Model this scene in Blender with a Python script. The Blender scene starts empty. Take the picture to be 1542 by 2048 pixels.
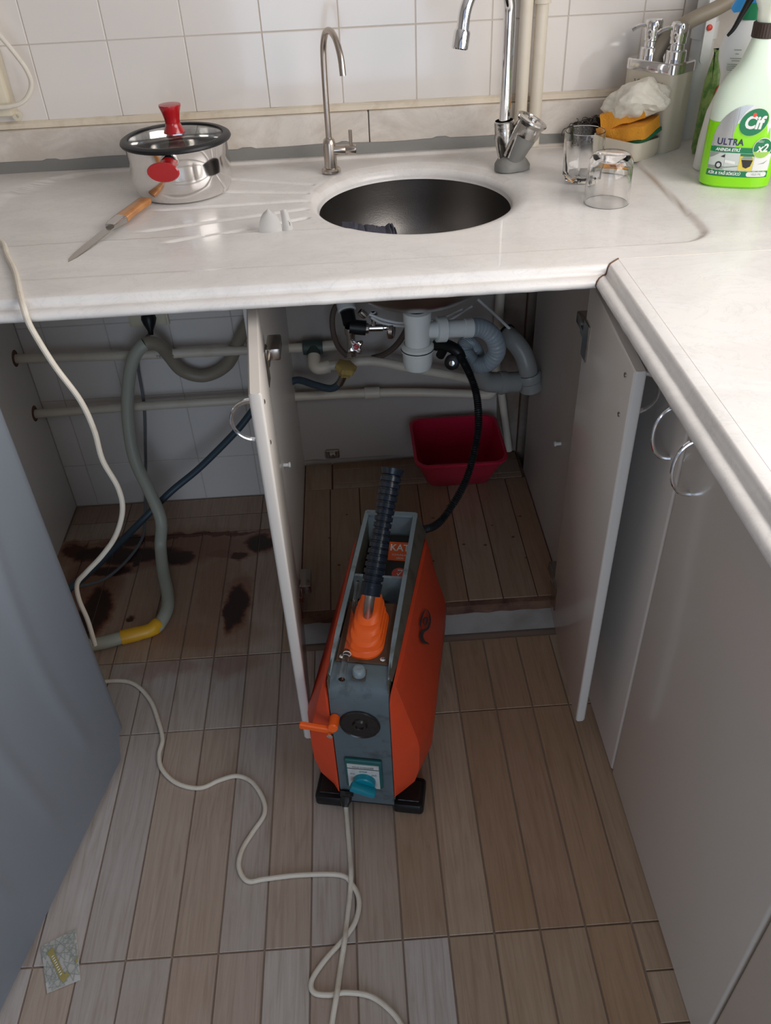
import bpy, bmesh, math, random
from mathutils import Vector, Matrix, noise
random.seed(7)
S = bpy.context.scene
COL = S.collection
# ------------------------------------------------------------------ camera
CP = Vector((.25603, -1.84623, 1.38515)); F = 1652.94
CM = Matrix(((0.99772864, 0.06455301, -0.0192478), (-0.05531929, 0.62216175, -0.78093183), (-0.03843626, 0.78022283, 0.62431963)))
cd = bpy.data.cameras.new('camera'); cam = bpy.data.objects.new('camera', cd); COL.objects.link(cam)
cd.sensor_fit = 'VERTICAL'; cd.sensor_height = 36; cd.lens = F/2048*36; cd.clip_start = .02
cam.matrix_world = Matrix.Translation(CP) @ CM.to_4x4(); S.camera = cam
# ------------------------------------------------------------------ world, lights, exposure
w = bpy.data.worlds.new('world'); S.world = w; w.use_nodes = True
w.node_tree.nodes['Background'].inputs[0].default_value = (.62, .74, 1, 1)
w.node_tree.nodes['Background'].inputs[1].default_value = .6
def area(name, loc, aim, sx, sy, power, col):
    l = bpy.data.lights.new(name, 'AREA'); l.shape = 'RECTANGLE'; l.size = sx; l.size_y = sy; l.energy = power; l.color = col
    o = bpy.data.objects.new(name, l); COL.objects.link(o); o.location = loc
    o.rotation_euler = (Vector(aim)-Vector(loc)).to_track_quat('-Z', 'Y').to_euler(); return o
area('window_daylight', (1.37, -1.45, 1.54), (.2, -1.05, .9), 1.6, .95, 29, (1, .94, .88))
area('balcony_daylight', (.22, -3.35, .85), (-.35, -.2, .35), 1.1, 1.4, 13, (.68, .83, 1))
S.view_settings.view_transform = 'Standard'; S.view_settings.look = 'None'
S.view_settings.gamma = 1; S.view_settings.use_curve_mapping = False; S.view_settings.exposure = 0
S.cycles.max_bounces = 10; S.cycles.transmission_bounces = 10; S.cycles.caustics_refractive = True
# ------------------------------------------------------------------ helpers
def ray(u, v): return CM @ Vector(((u-771)/F, -(v-1024)/F, -1))
def P(u, v, ax, val):                       # pixel -> world point on an axis plane
    d = ray(u, v); t = (val-CP['xyz'.index(ax)])/d['xyz'.index(ax)]; return CP+d*t
WM = {}
def wm(o): return WM.get(o.name, Matrix.Identity(4))
def props(o, label=None, cat=None, group=None, kind=None):
    if label: o['label'] = label
    if cat: o['category'] = cat
    if group: o['group'] = group
    if kind: o['kind'] = kind
    return o
def thing(name, label, cat, loc=(0, 0, 0), rz=0, group=None, kind=None):
    o = bpy.data.objects.new(name, None); COL.objects.link(o); o.empty_display_size = .05
    o.location = loc; o.rotation_euler = (0, 0, rz)
    WM[o.name] = Matrix.Translation(loc) @ Matrix.Rotation(rz, 4, 'Z')
    return props(o, label, cat, group, kind)
def obj(name, bm, mat, parent=None, T=None, label=None, cat=None, group=None, kind=None, smooth=35, rnd=False):
    if T is not None: bm.transform(T)
    bmesh.ops.recalc_face_normals(bm, faces=bm.faces)
    me = bpy.data.meshes.new(name)
    xs = [v.co for v in bm.verts]
    lo = Vector((min(c[i] for c in xs) for i in range(3))); hi = Vector((max(c[i] for c in xs) for i in range(3)))
    o = bpy.data.objects.new(name, me); COL.objects.link(o)
    c = Vector(((lo.x+hi.x)/2, (lo.y+hi.y)/2, lo.z))
    base = wm(parent) if parent else Matrix.Identity(4)
    rot = base.to_3x3().to_4x4()
    M = Matrix.Translation(c) @ rot
    bm.transform(M.inverted())
    bm.to_mesh(me); bm.free()
    if smooth:
        for p in me.polygons: p.use_smooth = True
        me.set_sharp_from_angle(angle=math.radians(smooth))
    L = base.inverted() @ M
    o.parent = parent; o.matrix_local = L; WM[o.name] = M
    for m in (mat if isinstance(mat, (list, tuple)) else [mat]): me.materials.append(m)
    return props(o, label, cat, group, kind)
NB = bmesh.new
def box(bm, lo, hi, bev=0, seg=1, T=None, mi=0):
    lo, hi = Vector(lo), Vector(hi); c = (lo+hi)/2; s = hi-lo
    r = bmesh.ops.create_cube(bm, size=1, matrix=Matrix.Translation(c) @ Matrix.Diagonal((*s, 1)))
    vs = r['verts']
    fs = set(f for v in vs for f in v.link_faces)
    for f in fs: f.material_index = mi
    if bev:
        es = list(set(e for v in vs for e in v.link_edges))
        r = bmesh.ops.bevel(bm, geom=es, offset=bev, segments=seg, affect='EDGES', profile=.5)
        vs = list(set(v for f in r['faces'] for v in f.verts) | set(v for v in vs if v.is_valid))
        for f in r['faces']: f.material_index = mi
    if T is not None: bmesh.ops.transform(bm, matrix=T, verts=vs)
    return bm
def catmull(pts, k=6):
    pts = [Vector(p) for p in pts]
    if len(pts) < 3: return pts
    q = [2*pts[0]-pts[1]]+pts+[2*pts[-1]-pts[-2]]; out = []
    for i in range(1, len(q)-2):
        a, b, c, d = q[i-1:i+3]
        for j in range(k):
            t = j/k
            out.append(.5*((2*b)+(c-a)*t+(2*a-5*b+4*c-d)*t*t+(3*b-a-3*c+d)*t**3))
    out.append(pts[-1]); return out
def tube(bm, pts, r, n=10, sm=True, k=6, cap=True, rf=None, mi=0):
    p = catmull(pts, k) if sm else [Vector(a) for a in pts]
    t0 = (p[1]-p[0]).normalized(); up = Vector((0, 0, 1)) if abs(t0.z) < .9 else Vector((1, 0, 0))
    nrm = t0.cross(up).normalized(); rings = []; m = len(p)
    for i in range(m):
        t = (p[min(i+1, m-1)]-p[max(i-1, 0)]).normalized()
        nrm = (nrm-t*nrm.dot(t)).normalized(); b = t.cross(nrm)
        rr = rf(i/(m-1)) if rf else r
        rings.append([bm.verts.new(p[i]+(nrm*math.cos(2*math.pi*j/n)+b*math.sin(2*math.pi*j/n))*rr) for j in range(n)])
    for a, b in zip(rings, rings[1:]):
        for j in range(n):
            f = bm.faces.new((a[j], a[(j+1) % n], b[(j+1) % n], b[j])); f.material_index = mi
    if cap:
        bm.faces.new(rings[0][::-1]).material_index = mi; bm.faces.new(rings[-1]).material_index = mi
    return bm
def lathe(bm, prof, o=(0, 0, 0), d=(0, 0, 1), n=32, sx=1, sy=1, mi=0):
    d = Vector(d).normalized(); R = d.to_track_quat('Z', 'Y').to_matrix(); o = Vector(o); rings = []
    for r, z in prof:
        if r < 1e-6: rings.append([bm.verts.new(o+R @ Vector((0, 0, z)))])
        else: rings.append([bm.verts.new(o+R @ Vector((r*sx*math.cos(2*math.pi*j/n), r*sy*math.sin(2*math.pi*j/n), z))) for j in range(n)])
    for a, b in zip(rings, rings[1:]):
        for j in range(n):
            k = (j+1) % n
            if len(a) == 1 and len(b) == 1: continue
            if len(a) == 1: f = bm.faces.new((a[0], b[k], b[j]))
            elif len(b) == 1: f = bm.faces.new((a[j], a[k], b[0]))
            else: f = bm.faces.new((a[j], a[k], b[k], b[j]))
            f.material_index = mi
    return bm
def loft(bm, rings, closed=True, cap=True, mi=0):
    R = [[bm.verts.new(p) for p in r] for r in rings]
    for a, b in zip(R, R[1:]):
        n = len(a)
        for j in range(n if closed else n-1):
            k = (j+1) % n
            bm.faces.new((a[j], a[k], b[k], b[j])).material_index = mi
    if cap and closed:
        bm.faces.new(R[0][::-1]).material_index = mi; bm.faces.new(R[-1]).material_index = mi
    return bm
def prism(bm, poly, lo, hi, plane='xy', mi=0):
    def V(a, b, c): return Vector((a, b, c)) if plane == 'xy' else (Vector((a, c, b)) if plane == 'xz' else Vector((c, a, b)))
    return loft(bm, [[V(a, b, lo) for a, b in poly], [V(a, b, hi) for a, b in poly]], mi=mi)
def disc(cx, cy, rx, ry=None, n=28, a=0):
    ry = ry or rx; c, s = math.cos(a), math.sin(a)
    return [(cx+rx*math.cos(t)*c-ry*math.sin(t)*s, cy+rx*math.cos(t)*s+ry*math.sin(t)*c) for t in [2*math.pi*i/n for i in range(n)]]
def stadium(hx, hy, r, n=6, cx=0, cy=0):
    pts = []
    for sx, sy, a0 in ((1, 1, 0), (-1, 1, 90), (-1, -1, 180), (1, -1, 270)):
        for i in range(n+1):
            a = math.radians(a0+90*i/n); pts.append((cx+sx*(hx-r)+r*math.cos(a), cy+sy*(hy-r)+r*math.sin(a)))
    return pts
def rn(): return random.uniform(-1, 1)
# ------------------------------------------------------------------ materials
def mat(name, col, rough=.5, metal=0, spec=None, trans=0, coat=0, ior=None, bump=None, var=None, sub=0, alpha=None):
    m = bpy.data.materials.new(name); m.use_nodes = True; nt = m.node_tree; b = nt.nodes['Principled BSDF']
    b.inputs['Base Color'].default_value = (*col, 1); b.inputs['Roughness'].default_value = rough; b.inputs['Metallic'].default_value = metal
    if spec is not None: b.inputs['Specular IOR Level'].default_value = spec
    b.inputs['Transmission Weight'].default_value = trans; b.inputs['Coat Weight'].default_value = coat
    if ior: b.inputs['IOR'].default_value = ior
    if sub: b.inputs['Subsurface Weight'].default_value = sub; b.inputs['Subsurface Scale'].default_value = .01
    tc = nt.nodes.new('ShaderNodeTexCoord')
    if bump:
        n = nt.nodes.new('ShaderNodeTexNoise'); n.inputs['Scale'].default_value = bump[0]; n.inputs['Detail'].default_value = 4
        bp = nt.nodes.new('ShaderNodeBump'); bp.inputs['Strength'].default_value = bump[1]; bp.inputs['Distance'].default_value = .002
        nt.links.new(tc.outputs['Object'], n.inputs['Vector']); nt.links.new(n.outputs['Fac'], bp.inputs['Height']); nt.links.new(bp.outputs[0], b.inputs['Normal'])
    if var:   # (scale, colour2, lo, hi)
        n = nt.nodes.new('ShaderNodeTexNoise'); n.inputs['Scale'].default_value = var[0]; n.inputs['Detail'].default_value = 6; n.inputs['Roughness'].default_value = .6
        r = nt.nodes.new('ShaderNodeValToRGB'); r.color_ramp.elements[0].position = var[2]; r.color_ramp.elements[1].position = var[3]
        r.color_ramp.elements[0].color = (*col, 1); r.color_ramp.elements[1].color = (*var[1], 1)
        nt.links.new(tc.outputs['Object'], n.inputs['Vector']); nt.links.new(n.outputs['Fac'], r.inputs[0]); nt.links.new(r.outputs[0], b.inputs['Base Color'])
    return m
def nodes(m): return m.node_tree, m.node_tree.nodes, m.node_tree.links, m.node_tree.nodes['Principled BSDF']
def N(nt, t, **kw):
    n = nt.nodes.new(t)
    for k, v in kw.items():
        if k.startswith('i_'): n.inputs[k[2:].replace('_', ' ')].default_value = v
        else: setattr(n, k, v)
    return n
def ramp(nt, stops):
    r = nt.nodes.new('ShaderNodeValToRGB'); e = r.color_ramp.elements
    while len(e) < len(stops): e.new(.5)
    for el, (p, c) in zip(e, stops): el.position = p; el.color = (*c, 1)
    return r
def mixc(nt, fac, a, b, mode='MIX'):
    x = nt.nodes.new('ShaderNodeMix'); x.data_type = 'RGBA'; x.blend_type = mode
    for s, v in ((0, fac), (6, a), (7, b)):
        if hasattr(v, 'is_output'): nt.links.new(v, x.inputs[s])
        elif v is not None: x.inputs[s].default_value = v if s == 0 else (*v, 1)
    return x.outputs[2]
def marble_mat(name, base, vein, warm):
    m = mat(name, base, .32, coat=.15); nt, ns, lk, b = nodes(m)
    g = N(nt, 'ShaderNodeNewGeometry')
    mp = N(nt, 'ShaderNodeMapping'); mp.inputs['Scale'].default_value = (2.2, 3.6, 3); lk.new(g.outputs['Position'], mp.inputs[0])
    n1 = N(nt, 'ShaderNodeTexNoise', i_Scale=2.2, i_Detail=9, i_Roughness=.62, i_Distortion=1.2); lk.new(mp.outputs[0], n1.inputs['Vector'])
    r1 = ramp(nt, [(.42, base), (.60, vein)]); lk.new(n1.outputs['Fac'], r1.inputs[0])
    n2 = N(nt, 'ShaderNodeTexNoise', i_Scale=5, i_Detail=5); lk.new(g.outputs['Position'], n2.inputs['Vector'])
    r2 = ramp(nt, [(.55, (0, 0, 0)), (.78, (1, 1, 1))]); lk.new(n2.outputs['Fac'], r2.inputs[0])
    n3 = N(nt, 'ShaderNodeTexNoise', i_Scale=3.3, i_Detail=10, i_Roughness=.7, i_Distortion=2.5); lk.new(mp.outputs[0], n3.inputs['Vector'])
    r3 = ramp(nt, [(.485, (0, 0, 0)), (.5, (1, 1, 1)), (.515, (0, 0, 0))]); lk.new(n3.outputs['Fac'], r3.inputs[0])
    c = mixc(nt, r2.outputs[0], r1.outputs[0], warm)
    ml = N(nt, 'ShaderNodeMath', operation='MULTIPLY'); ml.inputs[1].default_value = .22; lk.new(r3.outputs[0], ml.inputs[0])
    c = mixc(nt, ml.outputs[0], c, (.42, .41, .42))
    lk.new(c, b.inputs['Base Color']); return m
M = {}
M['marble'] = marble_mat('marble', (.84, .82, .80), (.78, .76, .74), (.81, .78, .745))  # right worktop: window glare put into this lighter copy of the marble
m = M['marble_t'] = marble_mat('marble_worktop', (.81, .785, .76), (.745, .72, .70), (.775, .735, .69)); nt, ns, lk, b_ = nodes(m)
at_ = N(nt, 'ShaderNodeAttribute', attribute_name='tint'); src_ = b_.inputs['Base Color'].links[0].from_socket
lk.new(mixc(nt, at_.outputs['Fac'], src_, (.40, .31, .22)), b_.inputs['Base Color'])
M['marble_up'] = marble_mat('marble_upstand', (.74, .68, .61), (.60, .53, .46), (.60, .50, .38))
M['marble_edge'] = marble_mat('marble_edge', (.73, .69, .63), (.60, .56, .50), (.66, .58, .48))
M['tile'] = mat('wall_tile', (.76, .71, .665), .12, coat=.2, bump=(9, .12))
M['grout'] = mat('grout', (.56, .50, .44), .9)
M['grout_floor'] = mat('floor_grout', (.30, .22, .17), .9)
M['caulk'] = mat('cream_caulk', (.72, .63, .50), .6, bump=(60, .6), var=(25, (.55, .45, .32), .5, .8))
M['silicone'] = mat('grey_silicone', (.22, .215, .20), .5, bump=(90, .3))
M['melamine'] = mat('melamine', (.70, .675, .645), .38, bump=(300, .04))
M['melamine_in_shade'] = mat('melamine_inner_shade', (.47, .43, .395), .5, bump=(300, .04), var=(4, (.40, .345, .30), .5, .85))  # browned inner boards, with the cabinet's inside shade put into the colour
M['toe'] = mat('shaded_toe_board', (.30, .275, .25), .5, var=(8, (.20, .17, .14), .5, .8))  # colour darkened to carry the shade on the toe board
M['gloss_white'] = mat('gloss_front', (.66, .62, .575), .22, coat=.2)
M['chrome'] = mat('chrome', (.82, .82, .83), .07, 1)
M['chrome_d'] = mat('worn_chrome', (.55, .53, .50), .18, 1, bump=(120, .25))
M['steel'] = mat('brushed_steel', (.52, .49, .46), .30, 1)
M['steel_pot'] = mat('pot_steel', (.78, .76, .74), .09, 1)
M['sink_steel'] = mat('sink_steel', (.19, .18, .172), .36, 1, bump=(400, .1))
M['nickel'] = mat('nickel', (.50, .44, .39), .28, 1)
M['hinge'] = mat('hinge_metal', (.42, .38, .34), .25, 1)
M['ppr'] = mat('cream_pipe', (.70, .63, .52), .42, bump=(150, .1), var=(14, (.60, .50, .38), .55, .9))
M['pvc_grey'] = mat('grey_pvc', (.30, .305, .29), .35)
M['pvc_white'] = mat('white_pvc', (.72, .76, .74), .3)
M['flex'] = mat('translucent_flex', (.42, .48, .52), .25, trans=.25)
M['black'] = mat('black_rubber', (.010, .011, .012), .38, spec=.35)
M['grip'] = mat('grip_rubber', (.004, .009, .018), .28, spec=.35)
M['dark'] = mat('dark_hose', (.012, .013, .014), .40, spec=.4)
M['bluehose'] = mat('blue_grey_hose', (.045, .075, .10), .42)
M['drain'] = mat('drain_hose', (.44, .45, .37), .45, bump=(40, .2))
M['drain_dark'] = mat('drain_hose_dark', (.30, .255, .19), .45)
M['cable'] = mat('white_cable', (.72, .66, .56), .5, bump=(200, .2), var=(30, (.50, .40, .28), .55, .9))
M['cable_grey'] = mat('grey_cable', (.16, .17, .18), .5)
M['tape'] = mat('yellow_tape', (.80, .42, .02), .35, bump=(60, .3))
M['braid'] = mat('brown_braided', (.10, .07, .055), .45, bump=(600, .5))
M['brass'] = mat('brass_plastic', (.42, .30, .10), .45)
M['green_fit'] = mat('dark_green_fitting', (.05, .075, .065), .5)
M['red'] = mat('red_plastic', (.42, .008, .012), .25, coat=.4)
M['red_bin'] = mat('red_bin', (.46, .012, .045), .35, sub=.1)
M['orange'] = mat('orange_shell', (.70, .062, .015), .5, bump=(60, .2), var=(12, (.50, .065, .02), .5, .85))
M['orange_b'] = mat('orange_bright', (.88, .12, .01), .4)
M['mgrey'] = mat('painted_grey', (.24, .30, .33), .42, metal=.1, bump=(80, .15), var=(22, (.12, .125, .12), .54, .74))
M['molive'] = mat('worn_metal', (.17, .16, .13), .45, metal=.5, var=(30, (.08, .065, .05), .5, .75))
M['mblack'] = mat('greasy_metal', (.015, .013, .012), .28, metal=.0, bump=(90, .4))
M['rust'] = mat('rusty_plate', (.12, .06, .035), .7, metal=.3, bump=(120, .5))
M['teal'] = mat('teal_knob', (.0, .22, .30), .3)
M['teal_d'] = mat('teal_frame', (.01, .10, .10), .4)
M['face'] = mat('switch_face', (.55, .56, .54), .4, var=(40, (.38, .38, .34), .55, .8))
M['ink'] = mat('ink', (.03, .03, .035), .6)
M['beige'] = mat('beige_plastic', (.66, .60, .49), .38)
M['socket'] = mat('aged_plastic', (.70, .63, .48), .4)
M['pushed'] = mat('washer_side', (.23, .26, .30), .36, metal=.2, bump=(6, .05))
M['wdark'] = mat('washer_dark', (.10, .105, .11), .6)
M['wood'] = mat('knife_wood', (.52, .23, .07), .35, coat=.3, var=(30, (.36, .14, .04), .4, .7))
M['blade'] = mat('blade_steel', (.50, .48, .46), .25, 1)
M['cloth_w'] = mat('white_cloth', (.80, .76, .66), .95, bump=(700, .5))
M['cloth_g'] = mat('grey_cloth', (.12, .12, .16), .95, bump=(500, .8))
M['sponge'] = mat('orange_sponge', (.80, .34, .03), .9, bump=(350, .9))
M['scour'] = mat('green_scourer', (.02, .16, .07), .95, bump=(500, .9))
M['wool'] = mat('steel_wool', (.045, .035, .03), .4, metal=.2)
M['paper'] = mat('paper', (.82, .81, .79), .8)
M['glass'] = mat('glass', (1, 1, 1), .0, trans=1, ior=1.45)
M['lidglass'] = mat('lid_glass', (.80, .82, .82), .02, trans=1, ior=1.1)
M['bwhite'] = mat('white_bottle', (.78, .79, .78), .35)
M['bmilk'] = mat('milky_bottle', (.72, .84, .70), .3, sub=.2)
M['neon'] = mat('neon_liquid', (.30, .80, .0), .15, sub=.6, coat=.3)
M['green_l'] = mat('label_green', (.01, .20, .08), .4)
M['silver_l'] = mat('label_silver', (.50, .52, .52), .25, metal=.6)
M['white_l'] = mat('label_white', (.80, .82, .80), .4)
M['navy_l'] = mat('label_navy', (.03, .03, .10), .4)
M['red_l'] = mat('label_red', (.80, .08, .05), .4)
M['yellow_l'] = mat('label_yellow', (.75, .62, .08), .5)
M['grey_l'] = mat('label_grey', (.28, .33, .28), .5)
M['lgrey_l'] = mat('label_light_grey', (.58, .64, .60), .5)
M['lime_l'] = mat('label_lime', (.35, .62, .10), .4)
M['blue'] = mat('blue_cap', (.02, .25, .60), .35)
M['frost'] = mat('frosted_plastic', (.80, .84, .72), .4, sub=.3)
M['brown_col'] = mat('brown_collar', (.04, .022, .015), .5)
M['greenpack'] = mat('green_pack', (.30, .45, .14), .35, var=(45, (.10, .25, .05), .45, .6))
M['gold'] = mat('gold_print', (.36, .30, .10), .5)
M['cream_wall'] = mat('painted_wall', (.42, .39, .36), .8)
M['corner_wall'] = mat('corner_paint', (.66, .61, .56), .8)
M['brownwall'] = mat('bare_plaster', (.30, .24, .20), .95, bump=(60, .8), var=(9, (.17, .11, .07), .4, .7))
M['ceil'] = mat('ceiling_paint', (.72, .70, .68), .9)
M['rotwood'] = mat('swollen_chipboard', (.17, .09, .055), .9, bump=(120, 1), var=(20, (.07, .03, .02), .4, .7))

# wood-look porcelain plank, grain and tone vary per piece, stains fixed to the floor
STAINS = []
def plank_mat(name, stains, tint=(1, 1, 1)):
    m = mat(name, (.3, .25, .2), .42); nt, ns, lk, b = nodes(m)
    oi = N(nt, 'ShaderNodeObjectInfo'); g = N(nt, 'ShaderNodeNewGeometry'); tc = N(nt, 'ShaderNodeTexCoord')
    tone = ramp(nt, [(0, (.44, .39, .355)), (.17, (.42, .335, .275)), (.34, (.50, .455, .42)), (.5, (.44, .35, .285)), (.67, (.46, .40, .35)), (.84, (.43, .34, .29))])
    tone.color_ramp.interpolation = 'CONSTANT'; lk.new(oi.outputs['Random'], tone.inputs[0])
    cmb = N(nt, 'ShaderNodeCombineXYZ'); mu = N(nt, 'ShaderNodeMath', operation='MULTIPLY'); mu.inputs[1].default_value = 37
    lk.new(oi.outputs['Random'], mu.inputs[0]); lk.new(mu.outputs[0], cmb.inputs[0]); lk.new(mu.outputs[0], cmb.inputs[1])
    ad = N(nt, 'ShaderNodeVectorMath', operation='ADD'); lk.new(tc.outputs['Object'], ad.inputs[0]); lk.new(cmb.outputs[0], ad.inputs[1])
    mp = N(nt, 'ShaderNodeMapping'); mp.inputs['Scale'].default_value = (95, 4.5, 1); lk.new(ad.outputs[0], mp.inputs[0])
    n1 = N(nt, 'ShaderNodeTexNoise', i_Scale=1, i_Detail=6, i_Roughness=.6, i_Distortion=1.6); lk.new(mp.outputs[0], n1.inputs['Vector'])
    r1 = ramp(nt, [(.25, (.78, .72, .67)), (.5, (.97, .95, .94)), (.75, (1.1, 1.1, 1.1))]); lk.new(n1.outputs['Fac'], r1.inputs[0])
    c = mixc(nt, 1.0, tone.outputs[0], r1.outputs[0], 'MULTIPLY')
    mp2 = N(nt, 'ShaderNodeMapping'); mp2.inputs['Scale'].default_value = (22, 2.4, 1); lk.new(ad.outputs[0], mp2.inputs[0])
    n2 = N(nt, 'ShaderNodeTexNoise', i_Scale=1, i_Detail=3, i_Distortion=3); lk.new(mp2.outputs[0], n2.inputs['Vector'])
    r2 = ramp(nt, [(.58, (0, 0, 0)), (.74, (1, 1, 1))]); lk.new(n2.outputs['Fac'], r2.inputs[0])
    f2 = N(nt, 'ShaderNodeMath', operation='MULTIPLY'); f2.inputs[1].default_value = .40; lk.new(r2.outputs[0], f2.inputs[0])
    c = mixc(nt, f2.outputs[0], c, (.27, .19, .14))
    # worn dirt between the cabinets
    n3 = N(nt, 'ShaderNodeTexNoise', i_Scale=4.5, i_Detail=5); lk.new(g.outputs['Position'], n3.inputs['Vector'])
    r3 = ramp(nt, [(.5, (0, 0, 0)), (.8, (.5, .5, .5))]); lk.new(n3.outputs['Fac'], r3.inputs[0])
    c = mixc(nt, r3.outputs[0], c, (.34, .24, .16))
    if tint != (1, 1, 1): c = mixc(nt, 1.0, c, tint, 'MULTIPLY')
    if stains:
        nw = N(nt, 'ShaderNodeTexNoise', i_Scale=9, i_Detail=7, i_Roughness=.68); lk.new(g.outputs['Position'], nw.inputs['Vector'])
        sb = N(nt, 'ShaderNodeVectorMath', operation='SUBTRACT'); lk.new(nw.outputs['Color'], sb.inputs[0]); sb.inputs[1].default_value = (.5, .5, .5)
        sc = N(nt, 'ShaderNodeVectorMath', operation='SCALE'); sc.inputs['Scale'].default_value = .085; lk.new(sb.outputs[0], sc.inputs[0])
        wp = N(nt, 'ShaderNodeVectorMath', operation='ADD'); lk.new(g.outputs['Position'], wp.inputs[0]); lk.new(sc.outputs[0], wp.inputs[1])
        tot = None
        for (x, y, rx, ry, s) in stains:
            mpp = N(nt, 'ShaderNodeMapping'); mpp.inputs['Location'].default_value = (-x/rx, -y/ry, 0); mpp.inputs['Scale'].default_value = (1/rx, 1/ry, 0)
            lk.new(wp.outputs[0], mpp.inputs[0])
            ln = N(nt, 'ShaderNodeVectorMath', operation='LENGTH'); lk.new(mpp.outputs[0], ln.inputs[0])
            mr = N(nt, 'ShaderNodeMapRange'); mr.inputs[1].default_value = 1.3; mr.inputs[2].default_value = .65; mr.inputs[3].default_value = 0; mr.inputs[4].default_value = s
            lk.new(ln.outputs['Value'], mr.inputs[0])
            if tot is None: tot = mr.outputs[0]
            else:
                mx = N(nt, 'ShaderNodeMath', operation='MAXIMUM'); lk.new(tot, mx.inputs[0]); lk.new(mr.outputs[0], mx.inputs[1]); tot = mx.outputs[0]
        sr = ramp(nt, [(0, (.30, .13, .06)), (.55, (.19, .05, .018)), (.9, (.04, .017, .011))]); lk.new(tot, sr.inputs[0])
        sf = ramp(nt, [(0, (0, 0, 0)), (.35, (.55, .55, .55)), (.8, (1, 1, 1))]); lk.new(tot, sf.inputs[0])
        c = mixc(nt, sf.outputs[0], c, sr.outputs[0])
    lk.new(c, b.inputs['Base Color'])
    bp = N(nt, 'ShaderNodeBump', i_Strength=.15, i_Distance=.001); lk.new(n1.outputs['Fac'], bp.inputs['Height']); lk.new(bp.outputs[0], b.inputs['Normal'])
    return m
def ST(u, v, ru, rv, s): p = P(u, v, 'z', 0); return (p.x, p.y, ru*1.25, rv*1.25, s)
stains = [ST(205, 1105, .075, .028, 1), ST(150, 1100, .03, .03, .8), ST(255, 1080, .05, .018, 1), ST(320, 1075, .06, .016, .75), ST(355, 1118, .035, .028, 1), ST(230, 1140, .05, .022, .9),
          ST(430, 1085, .08, .012, .5), ST(520, 1085, .040, .032, 1), ST(475, 1112, .018, .018, .85), ST(190, 1215, .028, .06, 1), ST(160, 1165, .03, .05, .55),
          ST(462, 1225, .018, .055, .95), ST(480, 1180, .03, .06, .5), ST(420, 1270, .12, .04, .28), ST(262, 1236, .009, .01, .9), ST(275, 1126, .008, .01, .9),
          ST(470, 1330, .05, .03, .3), ST(330, 1340, .07, .02, .25), ST(445, 1110, .05, .02, .55),
          ST(275, 1108, .11, .03, .9), ST(185, 1225, .035, .07, 1), ST(475, 1210, .024, .07, .9), ST(330, 1100, .24, .06, .5), ST(330, 1180, .28, .16, .20), ST(180, 1170, .07, .12, .5), ST(440, 1180, .06, .12, .32), ST(370, 1072, .20, .010, .75)]
M['plank'] = plank_mat('wood_look_tile', stains)
M['plank_warm_shade'] = plank_mat('wood_look_tile_warm_shade', stains, (.90, .74, .57))  # brown planks on the right, that side's shade put into the tint
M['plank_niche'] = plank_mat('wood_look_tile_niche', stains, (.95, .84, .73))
M['plank_pale_lit'] = plank_mat('wood_look_tile_pale_lit', stains, (.98, 1.0, 1.03))  # worn pale planks on the left, cool daylight put into the tint
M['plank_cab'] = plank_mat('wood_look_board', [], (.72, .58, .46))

# ------------------------------------------------------------------ setting
H = .8937
def flat(name, lo, hi, m, **k):
    b = NB(); box(b, lo, hi); return obj(name, b, m, smooth=0, **k)
floor = flat('floor', (-1.5, -3.4, -.06), (1.30, .05, -.0035), M['grout_floor'], kind='structure')
PLW = .075; PX0 = -.26
me_cache = {}
def plank(x0, x1, y0, y1, parent, z=0, m=None, g=.0012, along='y', name='plank'):
    b = NB(); th = .006
    box(b, (x0+g, y0+g, z-th), (x1-g, y1-g, z+rn()*.0003), bev=.0009)
    if along == 'x':
        pass
    return obj(name, b, m or M['plank'], parent, smooth=0)
rows = [(-3.03, -2.58, 0), (-2.58, -2.13, 0), (-2.13, -1.68, 0), (-1.68, -1.23, 0), (-1.23, -.785, 0), (-.785, -.59, 0), (-.59, -.152, 1)]
for (y0, y1, niche) in rows:
    k0 = -4 if niche else (-9 if y0 > -2 else -4)
    xr = .69
    x = PX0+PLW*k0
    if niche: x = -.56
    while x < xr-.01:
        nx = PX0+PLW*math.floor((x-PX0)/PLW+1.0001)
        nx = min(nx, xr)
        if niche and x > .08: break
        if niche: nx = min(nx, .088)
        if nx-x > .006 and not (y0 < -1.25 and x > .635):
            plank(x, nx, y0, y1, floor, g=.0013, m=M['plank_niche'] if niche else M['plank_warm_shade'] if x > (.25 if y0 > -1.25 else .33) else (M['plank_pale_lit'] if x < -.18 else None))
        x = nx
for i in range(6):                      # cut border of short cross boards along the right cabinets
    y = -1.23-i*.075; plank(.641, .69, y-.075, y, floor, m=M['plank_warm_shade'])
for (y0, y1) in ((-.152, -.081), (-.081, -.002)):
    for x0, x1 in ((-.55, -.40), (-.40, -.035), (-.035, .088)): plank(x0, x1, y0, y1, floor, m=M['plank_niche'])

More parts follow.
